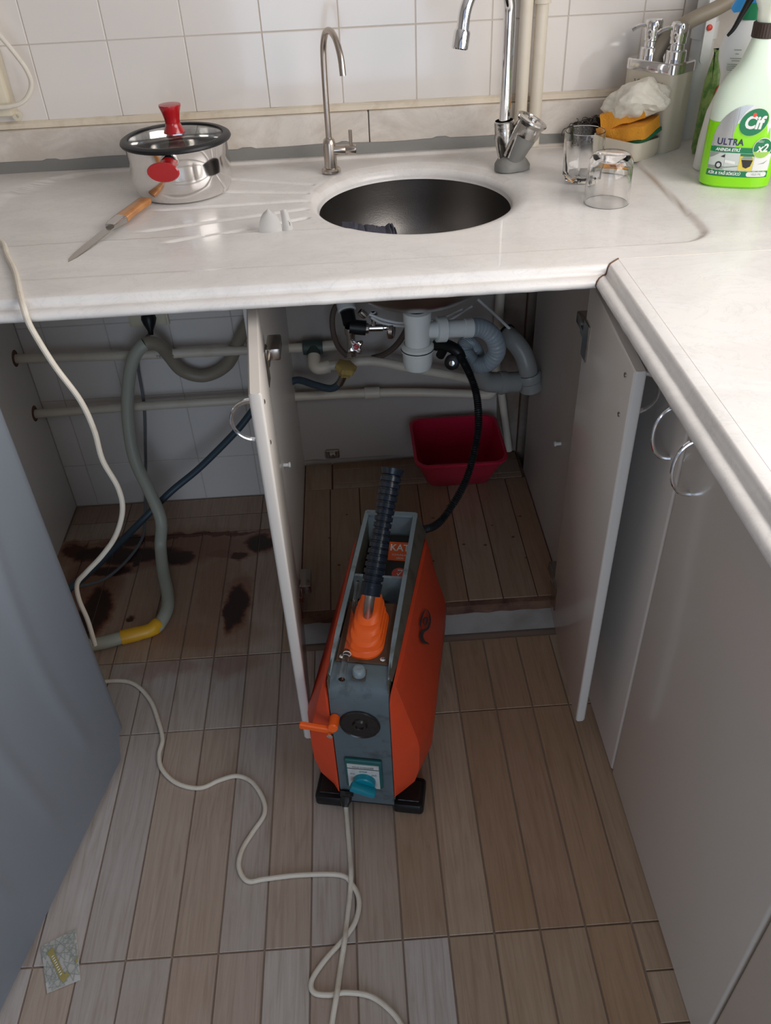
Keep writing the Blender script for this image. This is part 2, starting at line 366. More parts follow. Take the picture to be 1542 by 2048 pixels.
wall = flat('wall_back', (-1.5, 0.0015, -.05), (1.30, .12, 2.5), M['grout'], kind='structure')
X0 = -.3434; TW = .15
def tile(x0, x1, z0, z1):
    g = .0008; b = NB(); box(b, (x0+g, 0+rn()*.0004, z0+g), (x1-g, .008, z1-g), bev=.0012); obj('tile', b, M['tile'], wall, smooth=0)
xs = [X0+TW*i for i in range(-7, 11)]
def trow(z0, z1, xa, xb):
    for a in xs:
        l, r = max(a, xa), min(a+TW, xb)
        if r-l > .012: tile(l, r, z0, z1)
for k in range(-1, 4): trow(max(0, .134+.2*(k-0)), .334+.2*k if k >= 0 else .134, -.553, .085)
trow(.735, .86, -.553, .085) if False else None
trow(.983, 1.119, -1.3, .935)
for k in range(3): trow(1.119+.2*k, 1.319+.2*k, -1.3, .935)
# right side of the back wall behind the pipes: painted
flat('trim_1', (.935, -.004, .97), (1.24, .006, 1.75), M['corner_wall'], kind='structure')
flat('wall_left', (-1.62, -3.5, -.05), (-1.5, .12, 2.5), M['cream_wall'], kind='structure')
b = NB()     # right wall with window opening
for lo, hi in (((1.24, -3.5, -.05), (1.36, .12, 1.02)), ((1.24, -3.5, 2.02), (1.36, .12, 2.5)), ((1.24, -.60, 1.02), (1.36, .12, 2.02)), ((1.24, -3.5, 1.02), (1.36, -2.30, 2.02))): box(b, lo, hi)
obj('wall_right', b, M['cream_wall'], kind='structure', smooth=0)
b = NB()
for lo, hi in (((1.28, -2.30, 1.02), (1.33, -.60, 1.06)), ((1.28, -2.30, 1.98), (1.33, -.60, 2.02)), ((1.28, -2.30, 1.06), (1.33, -2.26, 1.98)), ((1.28, -.64, 1.06), (1.33, -.60, 1.98)), ((1.285, -1.47, 1.06), (1.325, -1.43, 1.98))): box(b, lo, hi, bev=.004)
obj('window_1', b, M['bwhite'], kind='structure', smooth=0)
b = NB()     # front wall with balcony door opening
for lo, hi in (((-1.5, -3.3, -.05), (-.42, -3.18, 2.5)), ((.86, -3.3, -.05), (1.24, -3.18, 2.5)), ((-.42, -3.3, 2.35), (.86, -3.18, 2.5))): box(b, lo, hi)
obj('wall_front', b, M['cream_wall'], kind='structure', smooth=0)
flat('ceiling', (-1.62, -3.5, 2.5), (1.36, .12, 2.6), M['ceil'], kind='structure')
# caulk joint above the upstand
b = NB(); pts = []
for i in range(120):
    x = -1.2+i*(2.14/119); h = .972; t = .984+.002*noise.noise(Vector((x*14, 0, 0)))
    pts.append((x, h, t))
loft(b, [[Vector((x, -.0005, lo_-.002)), Vector((x, -.007, lo_)), Vector((x, -.006-.001*noise.noise(Vector((x*30, 3, 0))), hi_-.003)), Vector((x, .0, hi_+.001))] for x, lo_, hi_ in pts], closed=False)
obj('trim_2', b, M['caulk'], kind='structure')

# ------------------------------------------------------------------ worktop with sink hole
SC = Vector((.376, -.298)); SA, SB = .178, .178
def sstep(a, b, x): t = max(0, min(1, (x-a)/(b-a))); return t*t*(3-2*t)
def rrsd(x, y, x0, x1, y0, y1, rl, rr):
    cx, cy = (x0+x1)/2, (y0+y1)/2; r = rl if x < cx else rr
    dx, dy = abs(x-cx)-((x1-x0)/2-r), abs(y-cy)-((y1-y0)/2-r)
    return math.hypot(max(dx, 0), max(dy, 0))+min(max(dx, dy), 0)-r
G = [((452, 352), (622, 364)), ((430, 378), (612, 380)), ((300, 416), (612, 395)), ((265, 460), (610, 412)), ((318, 486), (612, 430))]
G = [(P(*a, 'z', H).xy, P(*b_, 'z', H).xy) for a, b_ in G]
def ch(x, y):
    d = rrsd(x, y, -.42, .822, -.608, -.045, .20, .06)
    dep = .0050*(.3+.7*sstep(-.1, .5, x) if y < -.45 else 1)
    z = -dep*(1-sstep(-.005, .003, d))
    for a, b_ in G:
        ab = b_-a; t = max(0, min(1, (Vector((x, y))-a).dot(ab)/ab.length_squared)); q = a+ab*t; dd = (Vector((x, y))-q).length
        fade = sstep(0, .12, t)
        z -= .0040*math.exp(-(dd/.0045)**2)*fade
    e = math.sqrt(((x-SC.x)/SA)**2+((y-SC.y)/SB)**2)
    if e < 1.17:
        q = 1-(e-1)/.17; z -= .021*(1-math.sqrt(max(0, 1-q*q)))
    return H+z
NA, NR = 1100, 130
bx0, bx1, by0, by1 = -1.2, 1.24, -.66, -.018
b = NB(); rings = []
for i in range(NA):
    a = 2*math.pi*i/NA; dx, dy = math.cos(a), math.sin(a)
    r0 = 1/math.sqrt((dx/SA)**2+(dy/SB)**2)
    r1 = min([(bx1-SC.x)/dx if dx > 1e-9 else 9, (bx0-SC.x)/dx if dx < -1e-9 else 9, (by1-SC.y)/dy if dy > 1e-9 else 9, (by0-SC.y)/dy if dy < -1e-9 else 9])
    col = [b.verts.new((SC.x+dx*(r0-.001), SC.y+dy*(r0-.001), H-.030))]
    for j in range(NR+1):
        t = j/NR; r = r0+(r1-r0)*(t**1.6)
        x, y = SC.x+dx*r, SC.y+dy*r; col.append(b.verts.new((x, y, ch(x, y))))
    rings.append(col)
for i in range(NA):
    a, c = rings[i], rings[(i+1) % NA]
    for j in range(NR+1): b.faces.new((a[j], c[j], c[j+1], a[j+1]))
# underside & edge
EP = [(0, 0), (.015, 0), (.0175, -.0008), (.0200, -.004), (.0212, -.0085), (.0222, -.0125), (.0245, -.0140), (.0295, -.0125), (.0360, -.0132), (.0405, -.0170), (.042, -.0220), (.039, -.0270), (.033, -.0300), (-.02, -.030)]
EPF = [(o-.015, z) for o, z in EP]    # offsets measured from the arris line
def edge_front(x0, x1, nseg):
    bm = b
    R = []
    for i in range(nseg+1):
        ring = []
        for o, z in EPF:
            xe = min(x1, .638-o)
            x = x0+(xe-x0)*i/nseg; w_ = .0008*noise.noise(Vector((x*40, z*300, 1))) if z < -.001 else 0
            ring.append(Vector((x, -.675-o+w_, H+z+w_*.6)))
        R.append(ring)
    loft(bm, R, closed=False)
edge_front(-1.2, .70, 240)
box(b, (-1.2, -.64, H-.0302), (.185, -.02, H-.0300)); box(b, (.567, -.64, H-.0302), (1.24, -.02, H-.0300))
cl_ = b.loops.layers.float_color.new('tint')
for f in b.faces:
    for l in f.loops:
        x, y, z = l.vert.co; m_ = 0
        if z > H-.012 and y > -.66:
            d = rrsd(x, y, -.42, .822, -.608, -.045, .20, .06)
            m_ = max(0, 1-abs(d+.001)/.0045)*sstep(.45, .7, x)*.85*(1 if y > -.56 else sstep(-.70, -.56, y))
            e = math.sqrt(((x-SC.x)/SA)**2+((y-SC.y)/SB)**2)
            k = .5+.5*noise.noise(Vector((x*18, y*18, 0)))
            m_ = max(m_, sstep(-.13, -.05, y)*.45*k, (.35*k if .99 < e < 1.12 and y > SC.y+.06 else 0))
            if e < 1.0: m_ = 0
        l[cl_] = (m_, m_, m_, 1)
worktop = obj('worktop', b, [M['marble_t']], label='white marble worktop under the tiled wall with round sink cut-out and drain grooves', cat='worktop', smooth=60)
b = NB(); R = []
for i in range(200):
    y = -.66-(2.0)*i/199; ring = []
    for o, z in EPF:
        yy = min(y, -.675-o) if i == 0 else min(y, -.675-o-.0005*i)
        yy = -.675-o+(-2.66+.675+o)*i/199 if o > -.015 else -.66+(-2.0)*i/199
        w_ = .0008*noise.noise(Vector((yy*40, z*300, 5))) if z < -.001 else 0
        ring.append(Vector((.638-o+w_, yy, H+z+w_*.5)))
    R.append(ring)
loft(b, R, closed=False)
R = [[Vector((x, -.6603+(-2.0)*i/40, H+.0002)) for x in (.653, .9, 1.24)] for i in range(41)]
loft(b, R, closed=False)
box(b, (.66, -2.66, H-.0302), (1.24, -.662, H-.030)); 
for v in b.verts:
    pass
obj('worktop', b, M['marble'], label='white marble worktop running along the right cabinets toward the camera', cat='worktop', smooth=60)
b = NB(); tube(b, [(.638-o, -.6752-o, H+z+.0004) for o, z in EPF[:12]], .0013, n=6, sm=False)
obj('joint_filler', b, M['rotwood'], worktop, label='brown filler in the corner joint')
b = NB(); tube(b, [(.652+i*.02, -.6602+.0006*math.sin(i*1.7), H-.0001) for i in range(30)], .0006, n=5, sm=False); obj('joint_filler', b, M['caulk'], worktop)
# upstand: two marble lengths + grey silicone as parts
up = thing('marble_upstand', 'low mottled marble upstand between worktop and wall tiles', 'upstand', (-.3, -.02, H))
for x0, x1 in ((-1.2, .305), (.307, .935), (.937, 1.238)):
    b = NB(); box(b, (x0, -.020, H-.002), (x1, -.001, .971), bev=.0015); obj('slab', b, M['marble_up'], up, smooth=30)
b = NB(); R = []
for i in range(260):
    x = -1.2+2.436*i/259; top = .020+.004*noise.noise(Vector((x*7, 2, 0)))+(.003 if math.sin(x*31) > .93 else 0); ft = .008+.0025*noise.noise(Vector((x*9, 8, 0)))
    if x > .60: top *= .75; 
    R.append([Vector((x, -.0195, H+top)), Vector((x, -.0225, H+top-.001)), Vector((x, -.026, H+.010)), Vector((x, -.0195-ft-.006, H+.001)), Vector((x, -.0195-ft-.006, H-.002))])
loft(b, R, closed=False); obj('silicone_bead', b, M['silicone'], up, label='grey silicone bead')

# ------------------------------------------------------------------ sink, basin + cloth
sink = thing('sink', 'round stainless steel sink set under the marble worktop', 'sink', (SC.x, SC.y, H-.2))
b = NB()
prof = [(.184, -.0302), (.184, -.034), (.183, -.07), (.176, -.115), (.155, -.155), (.115, -.185), (.07, -.200), (.03, -.204)]
inn = [(.03, -.202), (.07, -.198), (.114, -.183), (.153, -.153), (.1735, -.115), (.1805, -.07), (.181, -.034), (.181, -.0302)]
lathe(b, prof, (SC.x, SC.y, H), n=64, mi=1); lathe(b, inn, (SC.x, SC.y, H), n=64)
obj('basin', b, [M['sink_steel'], M['steel']], sink)  # outer side in brighter steel, the light on the underside put into its colour
b = NB(); lathe(b, [(.0, -.200), (.03, -.200), (.038, -.196), (.04, -.194), (.041, -.198)], (SC.x, SC.y, H), n=32); obj('drain_flange', b, M['chrome'], sink)
b = NB(); lathe(b, [(.184, -.0312), (.194, -.0312), (.194, -.034), (.184, -.034)], (SC.x, SC.y, H), n=64)
obj('rim', b, M['steel'], sink)
# dish cloth lying in the basin against its front wall
b = NB(); cp = [P(684, 446, 'y', -.415), P(705, 447, 'y', -.42), P(735, 452, 'y', -.425), P(765, 455, 'y', -.425), P(783, 450, 'y', -.42), P(792, 462, 'y', -.415)]
cl = catmull(cp, 8); V = []
for i, c in enumerate(cl):
    row = []
    for j in range(19):
        a = math.pi*(j/18)*1.15-.12; k = noise.noise(Vector((i*.25, j*.3, 0)))
        row.append(b.verts.new((c.x+.006*k, c.y+(.034+.01*k)*math.cos(a), c.z-.030+(.030+.006*noise.noise(Vector((i*.4, 2, 1))))*max(-.3, math.sin(a))-.03*max(0, -math.cos(a)*0)-(0 if .1 < j/18 < .9 else .05))))
    V.append(row)
for i in range(len(cl)-1):
    for j in range(18): b.faces.new((V[i][j], V[i+1][j], V[i+1][j+1], V[i][j+1]))
bmesh.ops.solidify(b, geom=b.faces[:], thickness=.004)
obj('dishcloth', b, M['cloth_g'], label='grey-blue towelling dishcloth bunched inside the sink by its front rim', cat='cloth')

# ------------------------------------------------------------------ filter tap
p0 = P(661, 338, 'z', H); p0 = Vector((.224, -.135, H-.002))
t = thing('filter_tap', 'slim brushed nickel gooseneck filter tap left of the sink', 'tap', p0)
b = NB(); lathe(b, [(.0, 0), (.019, 0), (.019, .004), (.0165, .007), (.0125, .008), (.0125, .052), (.0105, .060), (.0075, .063), (0, .063)], p0, n=28); obj('body', b, M['nickel'], t)
b = NB(); top = .245; pts = [p0+Vector((0, 0, .06)), p0+Vector((0, 0, .12)), p0+Vector((.001, 0, .19)), p0+Vector((.003, -.004, .222)), p0+Vector((.009, -.020, .244)), p0+Vector((.018, -.042, .249)), p0+Vector((.027, -.066, .238)), p0+Vector((.033, -.082, .214)), p0+Vector((.035, -.088, .186))]
tube(b, pts, .0058, n=14, k=8); obj('spout', b, M['nickel'], t)
b = NB(); q = p0+Vector((0, 0, .040)); lathe(b, [(.0095, .008), (.0095, .030), (.0088, .031), (.0095, .032), (.0095, .050), (.008, .052), (0, .052)], q, (.995, -.08, 0), n=22)
tube(b, [q+Vector((.042, -.003, 0)), q+Vector((.042, -.004, .036))], .0036, n=10, sm=False); obj('handle', b, M['nickel'], t)

# ------------------------------------------------------------------ mixer tap
q0 = Vector((.575, -.175, H-.003))
t = thing('mixer_tap', 'old chrome swan-neck kitchen tap with slanted handle, base caked in grey silicone', 'tap', q0)
b = NB(); R = []
for k, (sc_, z) in enumerate([(1.0, 0), (1.0, .006), (.86, .014), (.62, .024), (.45, .032)]):
    ring = []
    for i in range(18):
        a = 2*math.pi*i/18; r = .035*sc_*(1+.10*math.cos(3*a+.5)+.04*noise.noise(Vector((i, k, 0))))
        ring.append(Vector((q0.x+.0+r*math.cos(a), q0.y+r*.95*math.sin(a), q0.z+z+(.002*noise.noise(Vector((i*.7, k, 3))) if k else 0))))
    R.append(ring)
loft(b, R); obj('silicone_base', b, M['silicone'], t, label='lumpy grey silicone around the tap foot')
b = NB(); cx = q0+Vector((-.006, .0, .0))
lathe(b, [(.015, .018), (.0165, .030), (.0205, .056), (.0190, .066), (.0190, .086), (.0170, .088)], q0+Vector((-.008, 0, 0)), (-.10, 0, 1), n=28)
obj('body', b, M['chrome_d'], t)
colp = q0+Vector((-.016, 0, .084))
b = NB(); pts = [colp, colp+Vector((0, 0, .08)), colp+Vector((-.000, 0, .17)), colp+Vector((-.003, -.004, .20)), colp+Vector((-.016, -.016, .228)), colp+Vector((-.038, -.032, .240)), colp+Vector((-.066, -.050, .230)), colp+Vector((-.086, -.064, .200)), colp+Vector((-.093, -.070, .160))]
tube(b, pts, .0108, n=20, k=8); obj('spout', b, M['chrome'], t)
b = NB(); e = pts[-1]; lathe(b, [(.0125, -.004), (.0142, 0), (.0142, .024), (.012, .026), (0, .022)], e+Vector((.0003, 0, .004)), (pts[-1]-pts[-2]).normalized(), n=22); obj('aerator', b, M['chrome'], t)
hd = Vector((.42, -.12, .90)).normalized(); hb = q0+Vector((.0, -.008, .018))
b = NB(); lathe(b, [(.017, 0), (.0205, .018), (.0235, .042), (.0250, .056)], hb, hd, n=24); obj('valve_body', b, M['silicone'], t, label='valve stem smeared with grey silicone')
b = NB(); lathe(b, [(.0250, .050), (.0260, .054), (.0255, .070), (.029, .075), (.0305, .078), (.030, .081), (.022, .0825), (.020, .080), (.009, .080), (.008, .0845), (0, .085)], hb, hd, n=28); 
side = hd.cross(Vector((0, 1, 0))).normalized()
tube(b, [hb+hd*.010+Vector((-.014, -.006, 0)), hb+hd*.05+Vector((-.018, -.008, .002)), hb+hd*.082+Vector((-.016, -.006, .006))], .0085, n=12, k=4)
obj('handle', b, M['chrome_d'], t)

# ------------------------------------------------------------------ saucepan + lid
pc = Vector((-.058, -.197, H-.0042))
t = thing('saucepan', 'small shiny steel saucepan with red handle standing on the drainer', 'saucepan', pc)
b = NB(); lathe(b, [(0, 0), (.078, 0), (.084, .003), (.085, .006), (.090, .012), (.0935, .028), (.094, .045), (.0925, .065), (.0945, .086), (.099, .095), (.0985, .096), (.0935, .087), (.0915, .066), (.093, .045), (.0925, .028), (.089, .013), (.08, .008), (0, .008)], pc, n=72); obj('pot', b, M['steel_pot'], t)
hdir = Vector((-.10, -1, -.10)).normalized(); hb = pc+Vector((.000, -.090, .080))
b = NB(); lathe(b, [(.011, -.006), (.012, .0), (.0135, .006), (.012, .012)], hb, hdir, n=24, sx=1.25, sy=.9); obj('handle_ferrule', b, M['steel_pot'], t)
b = NB(); lathe(b, [(.0115, .008), (.011, .018), (.013, .030), (.0175, .044), (.0205, .052), (.0190, .0545), (0, .0548)], hb, hdir, n=28, sx=1.4, sy=.85); obj('handle', b, M['red'], t)
lz = pc+Vector((0, 0, .096))
t = thing('pan_lid', 'glass lid with black silicone rim and tall red knob on the saucepan', 'lid', lz)
b = NB(); lathe(b, [(0, .010), (.03, .0095), (.06, .0065), (.088, .0015), (.088, -.001), (.06, .0040), (.03, .0070), (0, .0075)], lz, n=64); obj('lid_glass', b, M['lidglass'], t)
b = NB(); lathe(b, [(.086, -.0005), (.088, .004), (.095, .0045), (.1005, .0015), (.102, -.002), (.1005, -.0045), (.097, -.005), (.092, -.003), (.086, -.0005)], lz, n=72); obj('rim', b, M['black'], t)
b = NB(); lathe(b, [(.0, .009), (.0195, .0095), (.0185, .013), (.0155, .019), (.0135, .024), (.0135, .026)], lz, n=28); obj('knob_foot', b, M['red'], t)
b = NB(); lathe(b, [(.0135, .026), (.014, .033), (.0165, .044), (.0200, .054), (.0198, .0565), (.012, .0575), (0, .0572)], lz, n=28); obj('knob', b, M['red'], t)

# ------------------------------------------------------------------ knife
a = P(135, 525, 'z', H-.002); m_ = P(217, 449, 'z', H+.004); e = P(293, 398, 'z', H+.008)
t = thing('pocket_knife', 'folding knife with worn wooden handle lying open on the worktop', 'knife', m_)
d = (e-a); d.z = 0; d.normalize(); n_ = Vector((-d.y, d.x, 0)); z0 = H-.0035
def kn(s, o, z): return Vector((a.x, a.y, z0))+d*s+n_*o+Vector((0, 0, z))
L = (e-a).length; lb = (m_-a).length
b = NB(); pro = [(0, -.002, .0), (.012, .0045, 0), (.03, .0075, 0), (.06, .009, 0), (lb, .0095, 0), (lb+.01, .009, 0), (lb+.01, -.008, 0), (lb, -.0085, 0), (.05, -.0075, 0), (.02, -.006, 0)]
tl = lambda s: .006*s/lb
loft(b, [[kn(s, o, .0005+tl(s)) for s, o, z in pro], [kn(s, o*.93+.0002, .0025+tl(s)) for s, o, z in pro]]); obj('blade', b, M['blade'], t)
b = NB(); R = []
for s, wv, hh in ((lb-.014, .0085, .010), (lb-.004, .0105, .013), (lb+.006, .011, .014), (lb+.024, .0130, .015)):
    R.append([kn(s, x*wv, .009+y*hh*.5) for x, y in stadium(1, 1, .6, 4)])
loft(b, R); obj('bolster', b, M['chrome_d'], t)
b = NB(); R = []
for i in range(14):
    f = i/13; s = lb+.024+(L-lb-.024)*f; wv = .0135*(1-.12*math.sin(f*math.pi))*(1 if f < .93 else .8); hh = .015*(1 if f < .93 else .75)
    R.append([kn(s, x*wv+.0015*math.sin(f*2), .009+y*hh*.5) for x, y in stadium(1, 1, .7, 5)])
loft(b, R); obj('handle', b, M['wood'], t)
# paper scrap
q = P(556, 462, 'z', H-.004)
t = thing('torn_label', 'small torn white paper scrap curled up on the worktop near the sink', 'paper', q)
def petal(w_, h_, yaw, bend, off, mt, nm):
    b = NB(); V = []
    for i in range(13):
        row = []
        for j in range(11):
            s, tt = i/12*2-1, j/10
            prof_ = (1-.985*tt**2.6)**.6 if nm == 'flap' else (1-.35*tt)
            x = s*w_*prof_; y = bend*(tt**1.6)+.006*s*s; z = h_*tt*(1-.1*s*s)+.0004
            v = Matrix.Rotation(yaw, 3, 'Z') @ Vector((x, y, z)); row.append(b.verts.new(q+off+v))
        V.append(row)
    for i in range(12):
        for j in range(10): b.faces.new((V[i][j], V[i+1][j], V[i+1][j+1], V[i][j+1]))
    bmesh.ops.solidify(b, geom=b.faces[:], thickness=.0003)
    return obj(nm, b, mt, t)
petal(.019, .034, .1, .024, Vector((-.011, -.012, 0)), M['paper'], 'flap')
petal(.0095, .032, .35, .014, Vector((.019, -.004, 0)), M['paper'], 'tab')
b = NB(); box(b, (-.001, -.0008, .008), (.0012, 0, .016)); box(b, (.002, -.0008, .008), (.003, 0, .014)); box(b, (-.004, -.0008, .006), (-.003, 0, .008))
obj('print', b, M['ink'], t, T=Matrix.Translation(q+Vector((.0195, -.0030, 0))) @ Matrix.Rotation(.35, 4, 'Z') @ Matrix.Rotation(-.28, 4, 'X'))

# ------------------------------------------------------------------ tumblers
def tumbler(loc, h, rt, rb, flip, label, cut):
    t = thing('drinking_glass', label, 'glass', loc, group='glasses on the worktop')
    prof = [(0, 0), (rb*.7, 0), (rb*.86, .003), (rb, .012), (rb+(rt-rb)*.5, h*.45), (rt, h*.75), (rt, h), (rt-.0012, h+.0006), (rt-.0024, h), (rt-.0026, h*.75), (rb+(rt-rb)*.5-.003, h*.45), (rb-.004, .020), (rb*.7, .012), (0, .011)]
    if flip: prof = [(r, h-z) for r, z in prof][::-1]
    b = NB(); lathe(b, prof, loc, n=64)
    if cut:
        for v in b.verts:
            z = v.co.z-loc[2]; dv = Vector((v.co.x-loc[0], v.co.y-loc[1]))
            if z < .03 and dv.length > rb*.8:
                a = math.atan2(dv.y, dv.x); k = 1+.035*math.cos(9*a+z*260)*min(1, (.03-z)/.01)
                v.co.x = loc[0]+dv.x*k; v.co.y = loc[1]+dv.y*k
    obj('glass_body', b, M['glass'], t)
g1 = P(1171, 262, 'z', H+.082); g2 = P(1216, 408, 'z', H-.004)
tumbler((g1.x, g1.y, H-.0042), .087, .0365, .034, False, 'upright cut-bottom drinking glass in front of the steel wool', True)
tumbler((g2.x, g2.y+.012, H-.0042), .082, .039, .037, True, 'drinking glass turned upside down, nearest the camera of the two', False)

# ------------------------------------------------------------------ soap dispenser
A = math.atan2(-.8, .6); DT = Matrix.Translation((.845, -.110, H)) @ Matrix.Rotation(A, 4, 'Z')
t = thing('soap_dispenser', 'beige double soap dispenser with two chrome pumps in the corner', 'soap dispenser', (.845, -.110, H), A)
b = NB(); loft(b, [[Vector((x, y, z)) for x, y in stadium(.058*s, .036*s, .016, 6, 0, .036)] for z, s in ((0, .97), (.004, 1), (.142, 1.0))]); obj('body', b, M['beige'], t, DT)
b = NB(); loft(b, [[Vector((x, y, z)) for x, y in stadium(.059*s, .037*s, .016, 6, 0, .036)] for z, s in ((.141, 1), (.157, 1.0), (.1595, .96))]); obj('chrome_collar', b, M['chrome'], t, DT)
for x in (-.028, .030):
    b = NB(); lathe(b, [(.0195, .159), (.0195, .175), (.018, .177), (.0135, .178), (.0135, .186), (.0155, .188), (.0155, .198), (.0165, .200), (.0165, .219), (.0145, .222), (0, .222)], (x, .036, 0), n=26)
    tube(b, [(x, .036, .212), (x-.012, .024, .213), (x-.022, .014, .210), (x-.028, .008, .205)], .0038, n=10); obj('pump', b, M['chrome'], t, DT)
b = NB(); tube(b, [(x*.8, -.0004, z) for x, z in [(-.037, .126), (-.035, .122), (-.031, .110), (-.033, .118), (-.028, .124), (-.023, .126), (-.022, .120), (-.027, .114), (-.031, .112)]], .0005, n=5); obj('leaf_icon', b, M['ink'], t, DT)
for dx in (-.012, .012):
    b = NB(); tube(b, [(.024+dx*.8, -.0004, .113), (.024+dx*.8, -.0004, .126)], .0005, n=5, sm=False); obj('cutlery_icon', b, M['ink'], t, DT)
b = NB(); tube(b, [(.024+.0055*math.cos(i*.5236), -.0004, .1195+.0055*math.sin(i*.5236)) for i in range(13)], .0006, n=5); obj('plate_icon', b, M['ink'], t, DT)
b = NB()     # tray
outer = stadium(.055, .040, .016, 6, .0, -.041); innr = stadium(.052, .037, .014, 6, .0, -.041)
R = [[Vector((x*.94, -.041+(y+.041)*.94, 0)) for x, y in outer], [Vector((x, y, .010)) for x, y in outer], [Vector((x, y, .034)) for x, y in outer], [Vector((x, y, .034)) for x, y in innr], [Vector((x, y, .004)) for x, y in innr]]
loft(b, R); obj('sponge_tray', b, M['beige'], t, DT)
def soft(bm_, amp, sc_, seed):
    for v in bm_.verts:
        n_ = noise.noise_vector(v.co*sc_+Vector((seed, 0, 0))); v.co += n_*amp
b = NB(); r = bmesh.ops.create_cube(b, size=1); bmesh.ops.subdivide_edges(b, edges=b.edges[:], cuts=12, use_grid_fill=True)
for v in b.verts: v.co = Vector((v.co.x*.100, v.co.y*.066, v.co.z*.022))
for v in b.verts:
    if v.co.x > .02: v.co.z += 0
soft(b, .006, 32, 3)
ST_ = DT @ Matrix.Translation((.0, -.038, .040)) @ Matrix.Rotation(-.18, 4, 'Y') @ Matrix.Rotation(.18, 4, 'X')
tsp = thing('dish_sponge', 'orange sponge with green scourer side sitting in the beige tray', 'sponge', (ST_ @ Vector((0, 0, -.012))), A)
obj('foam', b, M['sponge'], tsp, ST_ @ Matrix.Translation((0, 0, .007)))
b = NB(); bmesh.ops.create_cube(b, size=1); bmesh.ops.subdivide_edges(b, edges=b.edges[:], cuts=10, use_grid_fill=True)
for v in b.verts: v.co = Vector((v.co.x*.100, v.co.y*.068, v.co.z*.007))
soft(b, .004, 30, 9); obj('scouring_pad', b, M['scour'], tsp, ST_ @ Matrix.Translation((0, 0, -.009)))
b = NB(); bmesh.ops.create_cube(b, size=1); bmesh.ops.subdivide_edges(b, edges=b.edges[:], cuts=12, use_grid_fill=True)
for v in b.verts: v.co = Vector((v.co.x*.090, v.co.y*.055, v.co.z*.026))
soft(b, .007, 28, 14)
obj('dish_sponge', b, M['sponge'], None, ST_ @ Matrix.Translation((-.004, .006, .034)) @ Matrix.Rotation(.25, 4, 'Z') @ Matrix.Rotation(-.06, 4, 'Y'), label='second orange sponge stacked under the white cloth', cat='sponge')
b = NB(); bmesh.ops.create_icosphere(b, subdivisions=5, radius=1)
for v in b.verts:
    c = v.co.copy(); n_ = c.normalized()
    r = 1+.20*noise.noise(c*1.6+Vector((5, 1, 2)))+.16*(1-abs(noise.noise(c*2.4+Vector((1, 7, 3))))*2.4)*.6+.05*noise.noise(c*6)
    if c.z < -.1: r *= 1-.15*abs(c.z)
    v.co = Vector((n_.x*.062*r, n_.y*.042*r, n_.z*.036*r+.008*math.sin(n_.x*3)))
obj('cleaning_cloth', b, M['cloth_w'], None, DT @ Matrix.Translation((.002, -.032, .092)) @ Matrix.Rotation(-.12, 4, 'Y'), label='crumpled cream-white cloth heaped on the orange sponges', cat='cloth')
# steel wool
c0 = P(1160, 285, 'z', H+.012); b = NB()
for i in range(420):
    u_ = Vector((random.gauss(0, 1), random.gauss(0, 1), random.gauss(0, 1))).normalized(); rr = random.uniform(.3, 1)
    cc = Vector((u_.x*.050*rr, u_.y*.022*rr, u_.z*.024*rr)); ax = Vector((rn(), rn(), rn())).normalized(); bx = ax.orthogonal().normalized(); by = ax.cross(bx); q = random.uniform(.004, .009)
    tube(b, [cc+bx*q*math.cos(k*.9)+by*q*math.sin(k*.9)+ax*.0012*k for k in range(8)], .0009, n=3, k=2, cap=False)
obj('steel_wool', b, M['wool'], None, Matrix.Translation((c0.x+.018, -.062, H+.026)) @ Matrix.Rotation(-.25, 4, 'Y'), label='tangled dark steel wool scrubber against the upstand behind the glass', cat='scourer')

# ------------------------------------------------------------------ text helper
def text_bm(s, size, bold=0, shear=0, spacing=1):
    cu = bpy.data.curves.new('t', 'FONT'); cu.body = s; cu.size = size; cu.align_x = 'CENTER'; cu.align_y = 'CENTER'; cu.offset = bold; cu.shear = shear; cu.space_character = spacing; cu.resolution_u = 3
    o = bpy.data.objects.new('t', cu); COL.objects.link(o); dg = bpy.context.evaluated_depsgraph_get(); me = bpy.data.meshes.new_from_object(o.evaluated_get(dg))
    b = NB(); b.from_mesh(me); bpy.data.objects.remove(o); bpy.data.curves.remove(cu); bpy.data.meshes.remove(me); return b
def poly_bm(pts):
    b = NB(); f = b.faces.new([b.verts.new((x, y, 0)) for x, y in pts]); return b
def merge(dst, src, T, mi):
    src.transform(T); mp = {v: dst.verts.new(v.co) for v in src.verts}
    for f in src.faces:
        try: g = dst.faces.new([mp[v] for v in f.verts]); g.material_index = mi
        except ValueError: pass
    src.free()

# ------------------------------------------------------------------ neon trigger bottle
BT = Matrix.Translation((.946, -.352, H)) @ Matrix.Rotation(math.radians(-20), 4, 'Z') @ Matrix.Diagonal((1.06, 1.0, 1.17, 1))
t = thing('spray_bottle', 'translucent trigger bottle of neon green cleaner with white and green label', 'bottle', (.941, -.352, H), math.radians(-20))
BW = [(0, .050, .026), (.004, .056, .031), (.03, .0575, .032), (.08, .0575, .032), (.115, .0565, .031), (.135, .052, .029), (.150, .042, .027), (.160, .033, .025), (.172, .026, .022), (.190, .020, .019), (.202, .0165, .0165)]
def bw(z):
    for (a, w0, d0), (c, w1, d1) in zip(BW, BW[1:]):
        if z <= c: f = (z-a)/(c-a); return w0+(w1-w0)*f, d0+(d1-d0)*f
    return BW[-1][1:]
def bring(z, e=2.6, n=44, off=0):
    w_, dd = bw(z); out = []
    for i in range(n):
        a = 2*math.pi*i/n; c, s = math.cos(a), math.sin(a)
        out.append(Vector((abs(c)**(2/e)*math.copysign(w_+off, c), abs(s)**(2/e)*math.copysign(dd+off, s), z)))
    return out
ZF = .092
